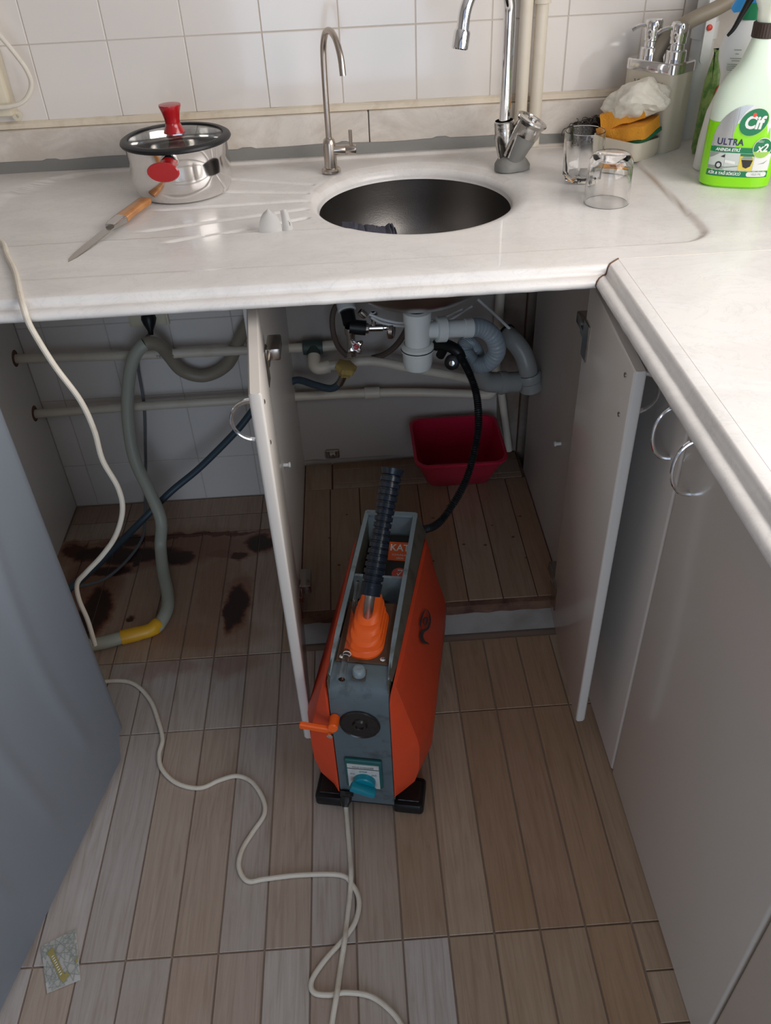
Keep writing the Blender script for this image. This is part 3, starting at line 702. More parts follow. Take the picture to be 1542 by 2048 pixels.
b = NB(); loft(b, [bring(z) for z in (0, .004, .015, .03, .05, .07, ZF)]); obj('liquid', b, M['neon'], t, BT, label='neon green liquid')
b = NB(); loft(b, [bring(z) for z in (ZF+.0003, .10, .115, .125, .135, .143, .150, .155, .160, .166, .172, .181, .190, .202)]); obj('bottle', b, M['bmilk'], t, BT)
def onb(src, mi, layer):     # wrap a flat (x, z) mesh onto the bottle front
    for v in src.verts:
        x, z = v.co.x, v.co.y; w_, dd = bw(max(0, min(.2, z))); q = min(.97, abs(x)/w_)
        v.co = Vector((x, -dd*(1-q**2.6)**(1/2.6)-.0004-.00025*layer, z))
    return src
lab = NB()
LM = [M['silver_l'], M['white_l'], M['green_l'], M['navy_l'], M['red_l'], M['lgrey_l'], M['grey_l'], M['yellow_l'], M['lime_l'], M['ink']]
def addp(pts, mi, layer):
    x0, x1 = min(p[0] for p in pts), max(p[0] for p in pts)
    b = poly_bm(pts)
    for i in range(1, 14):
        x = x0+(x1-x0)*i/14
        bmesh.ops.bisect_plane(b, geom=b.verts[:]+b.edges[:]+b.faces[:], plane_co=(x, 0, 0), plane_no=(1, 0, 0))
    merge(lab, onb(b, mi, layer), Matrix.Identity(4), mi)
def addt(s, size, x, z, mi, layer, **k):
    b = text_bm(s, size, **k); b.transform(Matrix.Translation((x, z, 0))); merge(lab, onb(b, mi, layer), Matrix.Identity(4), mi)
def rect(x0, z0, x1, z1): return [(x0, z0), (x1, z0), (x1, z1), (x0, z1)]
dome = [(-.047, .018), (.047, .018), (.047, .065)]+[(.047*math.cos(a), .065+.052*math.sin(a)) for a in [math.pi*i/20 for i in range(1, 20)]]+[(-.047, .065)]
addp(dome, 1, 0)
addp([(-.047, .060), (-.010, .060), (-.018, .075), (-.014, .095), (-.004, .110), (.004, .1168)]+[(.047*math.cos(a), .065+.052*math.sin(a)) for a in [math.pi*i/20 for i in range(11, 20)]]+[(-.047, .065)], 0, 1)
addp(disc(.010, .094, .022, .018, 30, .5), 8, 1.5); addp(disc(.0095, .0945, .0215, .0172, 30, .5), 2, 2)
addt('Cif', .0235, .009, .0935, 1, 3, bold=.0009, shear=.15); addp(disc(.0085, .1045, .0030, None, 16), 4, 4)
addt('ULTRA', .0125, -.0195, .0665, 3, 2, bold=.0003, spacing=1.08)
addp(rect(-.047, .052, .047, .0595), 2, 2); addt('ANINDA ETKİ', .0058, -.021, .0558, 1, 3, bold=.0002, shear=.2)
addp(disc(.031, .0595, .0145, None, 28), 1, 3); addp(disc(.031, .0595, .0135, None, 28), 2, 4); addp([(.031+.0135*math.cos(a), .0595+.0135*math.sin(a)) for a in [math.radians(200+i*10) for i in range(15)]], 8, 5)
addt('x2', .0155, .031, .0595, 1, 6, bold=.0005, shear=.2); addt('HIZLI', .0042, .026, .069, 1, 6)
addp(rect(-.047, .0275, .047, .052), 5, 1.2)
addp(rect(-.0465, .028, -.0235, .0515), 6, 2); addp([(-.0465, .033), (-.0465, .043), (-.040, .046), (-.032, .051), (-.0235, .051), (-.0235, .033)], 5, 3); addp(disc(-.031, .034, .0052), 9, 4); addp(disc(-.031, .034, .0030), 5, 5); addp([(-.030, .046), (-.0235, .050), (-.0235, .045)], 9, 4)
addp(rect(-.0225, .028, -.001, .0515), 5, 2); addp([(-.0225, .038), (-.006, .036), (-.006, .040), (-.0225, .042)], 1, 3); addp([(-.0225, .030), (-.001, .033), (-.001, .0345), (-.0225, .032)], 6, 3)
addp(rect(.0, .028, .0215, .0515), 7, 2); addp(rect(.0, .048, .0215, .0515), 2, 3); addp([(.003, .043), (.0205, .043), (.018, .034), (.012, .031), (.007, .033)], 9, 4); addp([(.002, .044), (.0205, .044), (.017, .048), (.006, .048)], 6, 4)
addp(rect(.0225, .028, .0465, .0515), 1, 2); addp([(.028, .037), (.038, .038), (.043, .043), (.037, .0392)], 6, 3)
addp(rect(-.047, .018, .047, .0265), 2, 2); addt('KİR & YAĞ SÖKÜCÜ', .0054, -.0195, .0222, 1, 3, bold=.0002, shear=.2)
addp(stadium(.0155, .0035, .0034, 5, .030, .0225), 1, 3); addt('1025 ML', .0045, .030, .0225, 6, 4)
obj('label', lab, LM, t, BT, smooth=0, label='round-topped cleaner label with lettering and pictures')
b = NB(); R = []
for z, r in ((.198, .0185), (.199, .0195), (.216, .0195), (.217, .018)):
    R.append([Vector(((r+(.0006 if i % 2 else 0))*math.cos(2*math.pi*i/60), (r+(.0006 if i % 2 else 0))*math.sin(2*math.pi*i/60), z)) for i in range(60)])
loft(b, R); obj('collar', b, M['brown_col'], t, BT)
b = NB(); R = []
for z, hx, hy, cy in ((.217, .014, .015, 0), (.232, .015, .017, .0), (.245, .017, .022, -.003), (.262, .018, .036, -.004), (.274, .016, .034, -.003), (.279, .010, .024, -.002)):
    R.append([Vector((x*1, y, z)) for x, y in stadium(hy, hx, min(hx, hy)*.8, 5, cy, 0)])
HT = BT @ Matrix.Rotation(math.radians(-25), 4, 'Z')
loft(b, R); obj('spray_head', b, M['frost'], t, HT)
b = NB(); tube(b, [(-.022, 0, .250), (-.032, 0, .244), (-.040, 0, .228), (-.050, 0, .206), (-.058, 0, .196)], .004, n=10, rf=lambda f: .0065*(1-.65*f)); obj('trigger', b, M['black'], t, HT)
b = NB(); lathe(b, [(.010, 0), (.011, .003), (.011, .014), (.008, .016), (.004, .022), (0, .022)], (-.036, 0, .262), (-1, 0, .02), n=18); obj('nozzle', b, M['black'], t, HT)
# white bottle behind
W0 = Vector((.955, -.268, H)); WT = Matrix.Translation(W0) @ Matrix.Rotation(math.radians(-22), 4, 'Z')
t = thing('cleaner_bottle', 'white waisted cleaner bottle with blue and green top behind the neon one', 'bottle', W0, math.radians(-22))
b = NB(); R = []
for z, w_, dd, ox in ((0, .046, .028, 0), (.004, .050, .031, 0), (.05, .049, .031, 0), (.10, .044, .028, 0), (.14, .034, .025, .003), (.16, .035, .025, .003), (.185, .043, .026, .002), (.205, .045, .026, .002), (.222, .040, .024, .002), (.238, .028, .02, .002), (.250, .016, .016, .002)):
    ring = []
    for i in range(36):
        a = 2*math.pi*i/36; c, s = math.cos(a), math.sin(a); ring.append(Vector((ox+abs(c)**.8*math.copysign(w_, c), abs(s)**.8*math.copysign(dd, s), z)))
    R.append(ring)
loft(b, R); obj('bottle', b, M['bwhite'], t, WT)
b = NB(); loft(b, [[Vector((x, y, z)) for x, y in stadium(.018*s, .018*s, .012, 4, 0, 0)] for z, s in ((.246, 1.0), (.268, .95), (.270, .9))]); obj('cap_base', b, M['green_l'], t, WT)
b = NB(); prism(b, [(-.036, .262), (-.030, .256), (.012, .262), (.024, .275), (.020, .298), (-.006, .300), (-.024, .285)], -.014, .014, 'xz'); obj('cap', b, M['blue'], t, WT)
b = NB()
for k, (x, z, wd) in enumerate([(-.012, .203, .012), (-.012, .197, .006), (-.011, .190, .022), (-.012, .1865, .014), (-.013, .181, .024), (-.013, .178, .024), (-.013, .175, .024), (-.013, .172, .022), (-.012, .169, .012), (-.013, .147, .022), (-.016, .144, .010), (-.016, .141, .010), (-.014, .134, .022), (-.014, .131, .018), (-.014, .124, .018), (-.014, .121, .020), (-.015, .112, .022), (-.015, .109, .022), (-.015, .106, .022), (-.015, .103, .020), (-.017, .100, .014)]):
    src = poly_bm(rect(x-wd/2, z-.0006, x+wd/2, z+.0006)); 
    for v in src.verts: v.co = Vector((v.co.x, -.0262-(.0 if z > .15 else .0015)-.003*(z < .12), v.co.y))
    merge(b, src, Matrix.Identity(4), 0)
for z in (.138, .1275, .1155):
    src = poly_bm(rect(-.026, z-.001, -.001, z+.001))
    for v in src.verts: v.co = Vector((v.co.x, -.0275-.003*(z < .12), v.co.y))
    merge(b, src, Matrix.Identity(4), 1)
for x in (-.0185, -.0075):
    for poly, mi in ((disc(x, .158, .0042, None, 20), 1), (disc(x, .158, .0036, None, 20), 2), ([(x-.002, .158), (x, .156), (x+.0022, .1595), (x+.0006, .1588), (x, .158)], 1)):
        src = poly_bm(poly)
        for v in src.verts: v.co = Vector((v.co.x, -.0265-.0003*(mi+ (1 if len(poly) < 10 else 0)), v.co.y))
        merge(b, src, Matrix.Identity(4), mi)
obj('printed_text', b, [M['grey_l'], M['green_l'], M['bwhite']], t, WT, smooth=0)
# green pack
b = NB(); loft(b, [[Vector((x, y, z)) for x, y in stadium(.05*s, .02*q, .008, 3)] for z, s, q in ((0, .9, 1), (.01, 1, 1), (.13, .98, .9), (.18, .95, .3), (.185, .95, .12))])
GT = Matrix.Translation((P(1410, 200, 'y', -.17).x+.047, -.16, H)) @ Matrix.Rotation(.25, 4, 'Z')
pk = obj('refill_pack', b, M['greenpack'], None, GT, label='green leaf-patterned pack behind the white bottle', cat='packaging')
b = NB(); prism(b, disc(-.036, .115, .010, .014), -.0215, -.0205, 'xz'); obj('red_print', b, M['red_l'], pk, GT)

# ------------------------------------------------------------------ wall pipes
b = NB(); tube(b, [(.617, -.033, H-.004), (.617, -.033, 1.75)], .0125, n=16, sm=False); obj('water_pipe', b, M['ppr'], label='cream vertical water pipe on the wall right behind the mixer tap', cat='pipe')
b = NB(); tube(b, [(.647, -.033, H-.004), (.647, -.033, 1.75)], .0125, n=16, sm=False); t = obj('water_pipe', b, M['ppr'], label='cream vertical water pipe with coupling, right one of the close pair', cat='pipe')
b = NB(); lathe(b, [(.0125, 0), (.0165, .001), (.0165, .04), (.0125, .041)], (.647, -.033, 1.147), n=20); obj('coupling', b, M['ppr'], t)
b = NB(); tube(b, [(.968, -.040, H), (.968, -.040, 1.75)], .0215, n=24, sm=False); t = obj('drain_pipe', b, M['bwhite'], label='thick white vertical pipe in the corner behind the dispenser', cat='pipe')
b = NB(); lathe(b, [(.0215, 0), (.025, .001), (.025, .03), (.0215, .031)], (.968, -.040, 1.075), n=24); obj('collar', b, M['bwhite'], t)
hp = [P(1302, 190, 'y', -.075), P(1306, 130, 'y', -.075), P(1330, 80, 'y', -.08), P(1375, 45, 'y', -.09), P(1430, 18, 'y', -.09), P(1490, -12, 'y', -.09), P(1600, -40, 'y', -.08)]
hp[0].z = H
b = NB(); tube(b, [Vector((hp[1].x-.004, -.072, H))]+[Vector((hp[1].x-.005, -.074, H+.07))]+hp[1:], .0135, n=16, k=8); obj('flexible_hose', b, M['drain_dark'], label='beige hose arching up behind the soap dispenser', cat='hose')
a_, c_ = P(1408, 118, 'y', -.085), P(1432, -20, 'y', -.085)
b = NB(); dv = (c_-a_).normalized(); sd = Vector((1, 0, 0))*.009
ring = []
for k in range(9):
    an = math.pi+math.pi*k/8; ring.append(a_+Vector((math.cos(an)*.009, 0, math.sin(an)*.009)))
poly = ring+[c_+sd, c_-sd]
loft(b, [[p+Vector((0, -.003, 0)) for p in poly], [p+Vector((0, .003, 0)) for p in poly]]); t = obj('valve_lever', b, M['bwhite'], label='white pipe valve lever with red dot in the top right corner', cat='valve')
rp = P(1419, 55, 'y', -.089); b = NB(); lathe(b, [(.0055, 0), (.005, .003), (.003, .0045), (0, .005)], rp, (0, -1, 0), n=18); obj('red_button', b, M['red_l'], t, label='red button')

# ------------------------------------------------------------------ socket strip top left
p1, p2 = P(28, 225, 'y', -.03), P(0, 60, 'y', -.03)
t = thing('socket_strip', 'aged cream multi-socket strip hung on the tiles at the left edge', 'power strip', (p1.x-.03, -.02, 1.0))
b = NB(); box(b, (p1.x-.058, -.042, p1.z-.005), (p1.x-.001, -.001, p1.z+.24), bev=.004, seg=2); obj('housing', b, M['socket'], t)
for k in range(3):
    b = NB(); lathe(b, [(.0185, -.001), (.020, .001), (.0205, .0015), (.020, .0025), (.018, .001), (.0175, -.004)], (p1.x-.03, -.0425, p1.z+.047+k*.06), (0, -1, 0), n=28)
    lathe(b, [(.0178, -.003), (0, -.003)], (p1.x-.03, -.0425, p1.z+.047+k*.06), (0, -1, 0), n=28); o = obj('outlet', b, M['socket'], t)
    b = NB()
    for dx in (-.0095, .0095): lathe(b, [(.0026, 0), (0, .0002)], (p1.x-.03+dx*.7, -.0398, p1.z+.047+k*.06+dx*.7), (0, -1, 0), n=12)
    obj('pin_hole', b, M['ink'], o)
q = P(28, 228, 'y', -.01); b = NB(); lathe(b, [(.0035, 0), (.009, 0), (.0095, .002), (.009, .004), (.0035, .004), (.0035, 0)], (p1.x-.001, -.012, p1.z-.010), (0, -1, 0), n=20); obj('mounting_ear', b, M['socket'], t)
b = NB(); pts = [P(-40, 30, 'y', -.05), P(0, 72, 'y', -.052), P(28, 105, 'y', -.052), P(52, 138, 'y', -.05), P(63, 170, 'y', -.045), P(50, 200, 'y', -.05), P(20, 213, 'y', -.054), P(-30, 215, 'y', -.054)]
tube(b, pts, .0046, n=10); obj('power_cable', b, M['cable'], label='cream cable looping beside the socket strip on the tiles', cat='cable')

# ------------------------------------------------------------------ niche: side panel, pipes, hoses
b = NB(); box(b, (-.571, -.60, 0), (-.553, -.001, H-.031), bev=.001); t = obj('side_panel', b, M['melamine'], label='white panel closing the left side of the appliance gap', cat='panel')
for z in (.483, .331):
    b = NB(); lathe(b, [(.020, 0), (0, .0004)], (-.5529, -.053, z+.003), (1, 0, 0), n=24); obj('pipe_hole', b, M['rotwood'], t, label='ragged hole cut for a pipe')
def pz_(u, v): return P(u, v, 'y', -.05)
tz = [(-.553, -.05, .483), (-.4, -.05, .478), (-.2, -.05, .472), (.07, -.05, .468), (.122, -.05, .467)]
b = NB(); tube(b, tz, .0112, n=14, k=2); ppt = obj('water_pipe', b, M['ppr'], label='upper cream pipe crossing the tiles under the worktop', cat='pipe')
tt = thing('pipe_print', 'x', 'x') if False else None
pb = text_bm('TR 20x3.4', .010); 
obj('printed_mark', pb, M['ink'], ppt, Matrix.Translation((-.203, -.0615, .472)) @ Matrix.Rotation(math.pi/2, 4, 'X'), smooth=0)
b = NB(); tube(b, [(-.553, -.05, .331), (-.3, -.05, .334), (.0, -.05, .334), (.10, -.05, .334), (.26, -.05, .332), (.40, -.052, .325), (.56, -.055, .310)], .0112, n=14, k=3)
lp = obj('water_pipe', b, M['ppr'], label='lower cream pipe running through to the sink cabinet', cat='pipe')
b = NB(); lathe(b, [(.0112, 0), (.0145, .001), (.0145, .038), (.0112, .039)], (.262, -.05, .332), (1, 0, -.02), n=18); obj('coupling', b, M['ppr'], lp)
b = NB(); tube(b, [(.553, -.055, .311), (.575, -.056, .311), (.582, -.056, .325), (.582, -.056, .36)], .0145, n=14, k=4); obj('elbow', b, M['ppr'], lp)
# drain hose: pixel path with depths
DH = [(500, 640, -.045), (480, 675, -.035), (455, 728, -.03), (410, 752, -.03), (365, 742, -.035), (338, 712, -.05), (318, 690, -.075), (290, 688, -.09), (266, 720, -.10), (256, 780, -.11), (257, 850, -.13), (270, 920, -.16), (300, 985, -.20), (322, 1040, -.235)]
pts = [P(*a, 'y', y) for a, y in [((u, v), y) for u, v, y in DH]]
g = [P(321, 1090, 'z', .05), P(326, 1140, 'z', .022), P(335, 1185, 'z', .017), P(335, 1215, 'z', .017), P(322, 1243, 'z', .017), P(305, 1258, 'z', .017), P(250, 1273, 'z', .017), P(195, 1288, 'z', .017), P(100, 1300, 'z', .03)]
t = thing('drain_hose', 'grey-beige washing machine drain hose looped over the upper pipe', 'hose', g[5])
fp = catmull(pts+g, 9); ki = 7*9
b = NB(); tube(b, fp[:ki+1], .0152, n=16, sm=False); obj('hose_section', b, M['drain_dark'], t, label='browner section behind the pipe')
b = NB(); tube(b, fp[ki:], .0149, n=16, sm=False); obj('hose_section', b, M['drain'], t)
b = NB(); gp = catmull(g[:4], 6); tube(b, [P(318, 1247, 'z', .018), P(303, 1259, 'z', .017), P(280, 1266, 'z', .017), P(243, 1275, 'z', .017)], .0158, n=18, k=6, rf=lambda f: .0158+.0012*(math.sin(f*9) > .2)); obj('tape_wrap', b, M['tape'], t, label='yellow tape wrapping')
# blue-grey inlet hose
fit = P(688, 745, 'y', -.16)
IH = [P(500, 828, 'y', -.09), P(470, 865, 'y', -.10), P(400, 935, 'y', -.12), P(340, 985, 'y', -.145), P(280, 1045, 'y', -.19), P(210, 1115, 'y', -.29), P(158, 1162, 'y', -.38), P(90, 1215, 'y', -.47)]
IN = [P(688, 742, 'y', -.14), P(680, 765, 'y', -.13), P(662, 777, 'y', -.12), P(630, 770, 'y', -.10), P(596, 760, 'y', -.075), Vector((.075, -.075, .385)), Vector((.03, -.082, .375))]
b = NB(); tube(b, IN+IH, .0088, n=14, k=8); t = obj('inlet_hose', b, M['bluehose'], label='dark blue-grey rubber inlet hose running from the cabinet to the machine', cat='hose')
# grey power cable with plug
pk = P(296, 628, 'y', -.012)
t = thing('wall_socket', 'aged cream double wall socket on the tiles beneath the worktop', 'socket', (pk.x, 0, pk.z))
b = NB(); box(b, (-.282, -.012, .525), (-.188, -.0005, .608), bev=.004, seg=2); obj('cover', b, M['socket'], t)
for x in (-.258, -.212):
    b = NB(); box(b, (x-.019, -.016, .530), (x+.019, -.010, .602), bev=.003, seg=2); obj('outlet', b, M['socket'], t)
q = Vector((-.236, -.016, .552))
t = thing('plug_cable', 'thin dark grey appliance cable with black plug hanging from the wall socket', 'cable', q)
b = NB(); lathe(b, [(.017, 0), (.018, .008), (.014, .02), (.007, .034), (.0055, .045), (0, .045)], q+Vector((.004, 0, .004)), (.05, -.5, -.86), n=18); obj('plug', b, M['black'], t)
CG = [q+Vector((.004, -.022, -.032)), P(302, 665, 'y', -.025), P(282, 690, 'y', -.025), P(276, 730, 'y', -.022), P(288, 810, 'y', -.02), P(291, 900, 'y', -.02), P(291, 980, 'y', -.03), P(290, 1040, 'z', .012), P(283, 1080, 'z', .005), P(250, 1125, 'z', .005), P(205, 1160, 'z', .01), P(150, 1175, 'z', .04)]
b = NB(); tube(b, CG, .0038, n=8); obj('cord', b, M['cable_grey'], t)
# long white cable: from the worktop over the edge, down behind the machine
WC = [P(-60, 470, 'z', H+.002), P(0, 482, 'z', H+.002), P(14, 512, 'z', H+.002), P(30, 545, 'z', H+.003), P(40, 590, 'z', H+.003), P(48, 618, 'y', -.707), P(62, 655, 'y', -.712), P(108, 730, 'y', -.712), P(160, 800, 'y', -.712), P(188, 860, 'y', -.712), P(205, 920, 'y', -.712), P(236, 975, 'y', -.712), P(245, 1020, 'y', -.712), P(232, 1070, 'y', -.712), P(205, 1110, 'y', -.712), P(172, 1145, 'y', -.712), P(154, 1168, 'y', -.715), P(158, 1200, 'y', -.72), P(175, 1240, 'y', -.725), P(190, 1290, 'y', -.73)]
b = NB(); tube(b, WC, .0046, n=10, k=8); obj('power_cable', b, M['cable'], label='white cable hanging over the worktop edge into the gap', cat='cable')
Z = .0048
FC = [(150, 1375), (225, 1362), (268, 1368), (300, 1400), (316, 1440), (325, 1478), (318, 1510), (325, 1540), (355, 1567), (400, 1576), (440, 1560), (475, 1552), (505, 1565), (527, 1600), (528, 1630), (505, 1665), (484, 1700), (478, 1735), (495, 1762), (530, 1758), (600, 1750), (680, 1750), (705, 1770), (718, 1800), (712, 1840), (690, 1875), (650, 1920), (624, 1960), (628, 1985), (660, 1990), (690, 1985), (740, 1992), (780, 2020), (810, 2060), (850, 2130)]
b = NB(); tube(b, [P(u, v, 'z', Z) for u, v in FC], .0043, n=10, k=6); obj('extension_cable', b, M['cable'], label='white cable winding across the floor from behind the grey machine', cat='cable')

# ------------------------------------------------------------------ washing machine, pulled out
WA = Vector((-.252, -.800, 0)); yaw = math.atan2(.102, -.462)-math.pi/2   # side runs toward the camera
dside = Vector((-.2156, -.9765, 0)); dl = Vector((-.9765, .2156, 0))
WMt = Matrix((( -dl.x, -dside.x, 0, WA.x), (-dl.y, -dside.y, 0, WA.y), (0, 0, 1, 0), (0, 0, 0, 1)))   # local +x = right, +y = back
t = thing('washing_machine', 'grey washing machine pulled out of its gap at the left edge', 'appliance', WA, math.atan2(-dl.y, -dl.x))
b = NB(); n = 70; R = []
for i in range(n+1):             # side panel with soft pressed ridges, local x=0 plane, y from 0 to -.6
    y = -.60*i/n; ring = []
    for j in range(41):
        z0_ = .012+.05*(1-sstep(.03, .055, -y)); z = z0_+(.825-z0_)*j/40; x = 0
        for yc, am in ((-.10, .004), (-.24, .004), (-.38, .004)):
            cur = yc-.05*math.sin((z-.06)/.765*math.pi); x += am*math.exp(-((y-cur)/.016)**2)*sstep(.10, .2, z)*(1-sstep(.74, .8, z))
        e = min(-y, .6+y); x -= .012*(1-sstep(0, .014, e)); ring.append(Vector((x, y, z)))
    R.append(ring)
loft(b, R, closed=False); obj('side_panel', b, M['pushed'], t, WMt)
b = NB(); box(b, (-.60, -.60, .06), (-.008, -.001, .825), bev=.006, seg=2); obj('cabinet', b, M['pushed'], t, WMt)
b = NB(); box(b, (-.605, -.61, .825), (.003, .004, .847), bev=.006, seg=2); obj('top', b, M['bwhite'], t, WMt)
b = NB(); box(b, (-.58, -.59, .015), (-.012, -.03, .06), bev=.004); obj('plinth', b, M['wdark'], t, WMt)
for x, y in ((-.05, -.05), (-.05, -.55), (-.55, -.05), (-.55, -.55)):
    b = NB(); lathe(b, [(.022, 0), (.022, .012), (.01, .014), (.01, .02)], (x, y, 0), n=18); obj('foot', b, M['black'], t, WMt)

# ------------------------------------------------------------------ sink cabinet
XL, XR, YF, ZB = .090, .668, -.585, .10
cab = thing('sink_cabinet', 'white sink cabinet with both doors open showing the plumbing', 'cabinet', (.38, -.58, 0))
b = NB(); box(b, (XL-.018, YF, 0), (XL, -.012, H-.031), bev=.0008); obj('side_panel', b, M['melamine'], cab, smooth=0)
b = NB(); box(b, (XR, YF, 0), (XR+.016, -.09, H-.031), bev=.0008); obj('side_panel', b, M['melamine_in_shade'], cab, smooth=0)
# back board with ragged bottom and right edges
b = NB(); poly = [(XL, .86), (.598, .86), (.600, .62), (.606, .43), (.600, .30), (.604, .22)]
for i in range(40):
    x = .600-(.600-XL)*i/39; poly.append((x, .118+.006*noise.noise(Vector((x*30, 0, 0)))))
prism(b, poly, -.018, -.010, 'xz'); obj('back_panel', b, M['melamine_in_shade'], cab, smooth=0)
b = NB(); box(b, (.598, -.004, 0), (.70, .002, .86)); obj('wall_patch', b, M['brownwall'], cab, smooth=0, label='bare stained wall patch')
b = NB(); box(b, (.662, -.024, ZB), (.664, -.012, .86)); obj('gap_shade_strip', b, M['rotwood'], cab, smooth=0)  # dark strip standing in for the shade of the rear corner gap
# floor of the cabinet: wood-look boards on a chipboard base
b = NB(); box(b, (XL, YF+.005, ZB-.022), (XR, -.012, ZB-.0045)); base = obj('base_shelf', b, M['rotwood'], cab, smooth=0)
for y0, y1 in ((-.045, -.012), (-.108, -.045), (-.128, -.108)):
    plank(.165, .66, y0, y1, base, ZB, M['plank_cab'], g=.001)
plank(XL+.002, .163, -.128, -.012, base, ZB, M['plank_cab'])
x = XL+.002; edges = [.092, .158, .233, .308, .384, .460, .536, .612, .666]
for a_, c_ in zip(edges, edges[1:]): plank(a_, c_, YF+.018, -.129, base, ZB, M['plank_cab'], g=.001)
b = NB(); R = []
for i in range(60):
    x = XL+.002+(XR-XL-.004)*i/59; w_ = .003*noise.noise(Vector((x*22, 1, 0))); w2 = .003*noise.noise(Vector((x*35, 5, 0)))
    R.append([Vector((x, YF+.020, ZB-.001)), Vector((x, YF+.006+w_, ZB-.003)), Vector((x, YF+.002+w2, ZB-.010+w_)), Vector((x, YF+.003+w_, ZB-.024+w2)), Vector((x, YF+.015, ZB-.026))])
loft(b, R, closed=False); obj('swollen_edge', b, M['rotwood'], cab, label='swollen water-damaged front edge')
b = NB(); box(b, (XL, YF+.010, 0.004), (XR, YF+.026, ZB-.024), bev=.0008); obj('toe_kick', b, M['toe'], cab, smooth=0)
for k in range(14):
    x_, y_ = random.uniform(.12, .64), random.uniform(-.55, -.14); q_ = random.uniform(.0015, .0035)
    b = NB(); bmesh.ops.create_icosphere(b, subdivisions=1, radius=q_, matrix=Matrix.Translation((x_, y_, ZB+.0008)) @ Matrix.Diagonal((1.5, 1, .35, 1)))
    obj('crumb', b, M['rotwood'], base)
def door(hx, hy, nx, ny, side, z0, z1, name='door'):
    """door slab between hinge point (hx,hy) and near point (nx,ny) = inner face line; side=+1 thickness toward +x"""
    d = Vector((nx-hx, ny-hy, 0)); w_ = d.length; d.normalize(); n_ = Vector((side*abs(d.y), side*abs(d.x)*(1 if d.x*side*-1 > 0 else -1)*0, 0)).normalized()
    b = NB(); th = .018; R = []
    pr = stadium(th/2, w_/2, .004, 3)
    for z, s in ((z0, .0025), (z0+.003, 0), (z1-.003, 0), (z1, .0025)):
        R.append([Vector((hx, hy, 0))+n_*(th/2+x*(1-s/(th/2)))+d*(w_/2+y)+Vector((0, 0, z)) for x, y in pr])
    loft(b, R); o = obj(name, b, M['gloss_white'], cab, smooth=40)
    return o, d, n_
def handle_arc(p, q, out, bul, par, label=None):
    p, q = Vector(p), Vector(q); out = Vector(out); b = NB(); pts = []
    for i in range(15):
        f = i/14; a = math.pi*f; pts.append(p.lerp(q, .5-.5*math.cos(a)*1.0)+out*(math.sin(a)**.85)*bul)
    tube(b, pts, .003, n=10, k=2, rf=lambda f: .0026+.0022*abs(2*f-1)**3); 
    return obj('handle', b, M['chrome'], par, label=label)
dl_, d1, n1 = door(.1005, -.603, .1255, -.898, -1, .100, .838)
handle_arc((.1065, -.858, .805), (.1065, -.858, .742), (-1, 0, 0), .034, dl_)
dr_, d2, n2 = door(.6300, -.610, .6150, -.902, 1, .100, .838)
handle_arc((.6345, -.865, .815), (.6345, -.865, .752), (1, 0, 0), .034, dr_)
def screws(o, pts, dirx):
    for p in pts:
        b = NB(); lathe(b, [(.0035, -.001), (.0035, .0006), (.0018, .0012), (0, .0004)], p, (dirx, 0, 0), n=12); obj('screw', b, M['hinge'], o)
screws(dl_, [(.1232, -.868, .808), (.1232, -.868, .742)], 1); screws(dr_, [(.6155, -.868, .815), (.6155, -.868, .752)], -1)
def hinge(px, sgn, z, doorx, par):
    b = NB()          # px = side panel inner face, sgn=+1 arm points toward +x side (left panel)
    box(b, (min(px, px+sgn*.004), YF+.004, z-.028), (max(px, px+sgn*.004), YF+.026, z+.028), bev=.0008)
    x0, x1 = sorted((px+sgn*.010, px+sgn*.034)); box(b, (x0, YF-.010, z-.011), (x1, YF+.046, z+.011), bev=.003, seg=2)
    x0, x1 = sorted((px+sgn*.006, doorx)); 
    box(b, (min(doorx, px+sgn*.018)-.0, YF-.040, z-.008), (max(doorx, px+sgn*.018), YF-.002, z+.008), bev=.002)
    box(b, (min(doorx, doorx+sgn*.003), YF-.062, z-.032), (max(doorx, doorx+sgn*.003), YF-.030, z+.032), bev=.001)
    lathe(b, [(.003, 0), (.003, .002), (0, .003)], (px+sgn*.024, YF+.020, z), (sgn, 0, 0), n=12)
    obj('hinge', b, M['hinge'], par)
hinge(XL, 1, .735, .1025, cab); hinge(XL, 1, .190, .1025, cab); hinge(XR, -1, .745, .629, cab); hinge(XR, -1, .165, .629, cab)
for (x, y, z, s) in ((XL, -.480, .430, 1), (XR, -.175, .400, -1), (XR, -.415, .395, -1)):
    b = NB(); lathe(b, [(.0038, 0), (.0038, .010), (.0055, .0105), (.0055, .014), (0, .015)], (x, y, z), (s, 0, 0), n=14); obj('shelf_peg', b, M['bwhite'], cab)
b = NB(); box(b, (.150, -.028, .126), (.186, -.018, .150), bev=.002); box(b, (.158, -.036, .130), (.178, -.026, .146), bev=.003); lathe(b, [(.004, 0), (.004, .003), (0, .004)], (.163, -.035, .138), (0, -1, 0), n=12); lathe(b, [(.004, 0), (.004, .003), (0, .004)], (.174, -.035, .138), (0, -1, 0), n=12)
obj('bracket', b, M['hinge'], cab)

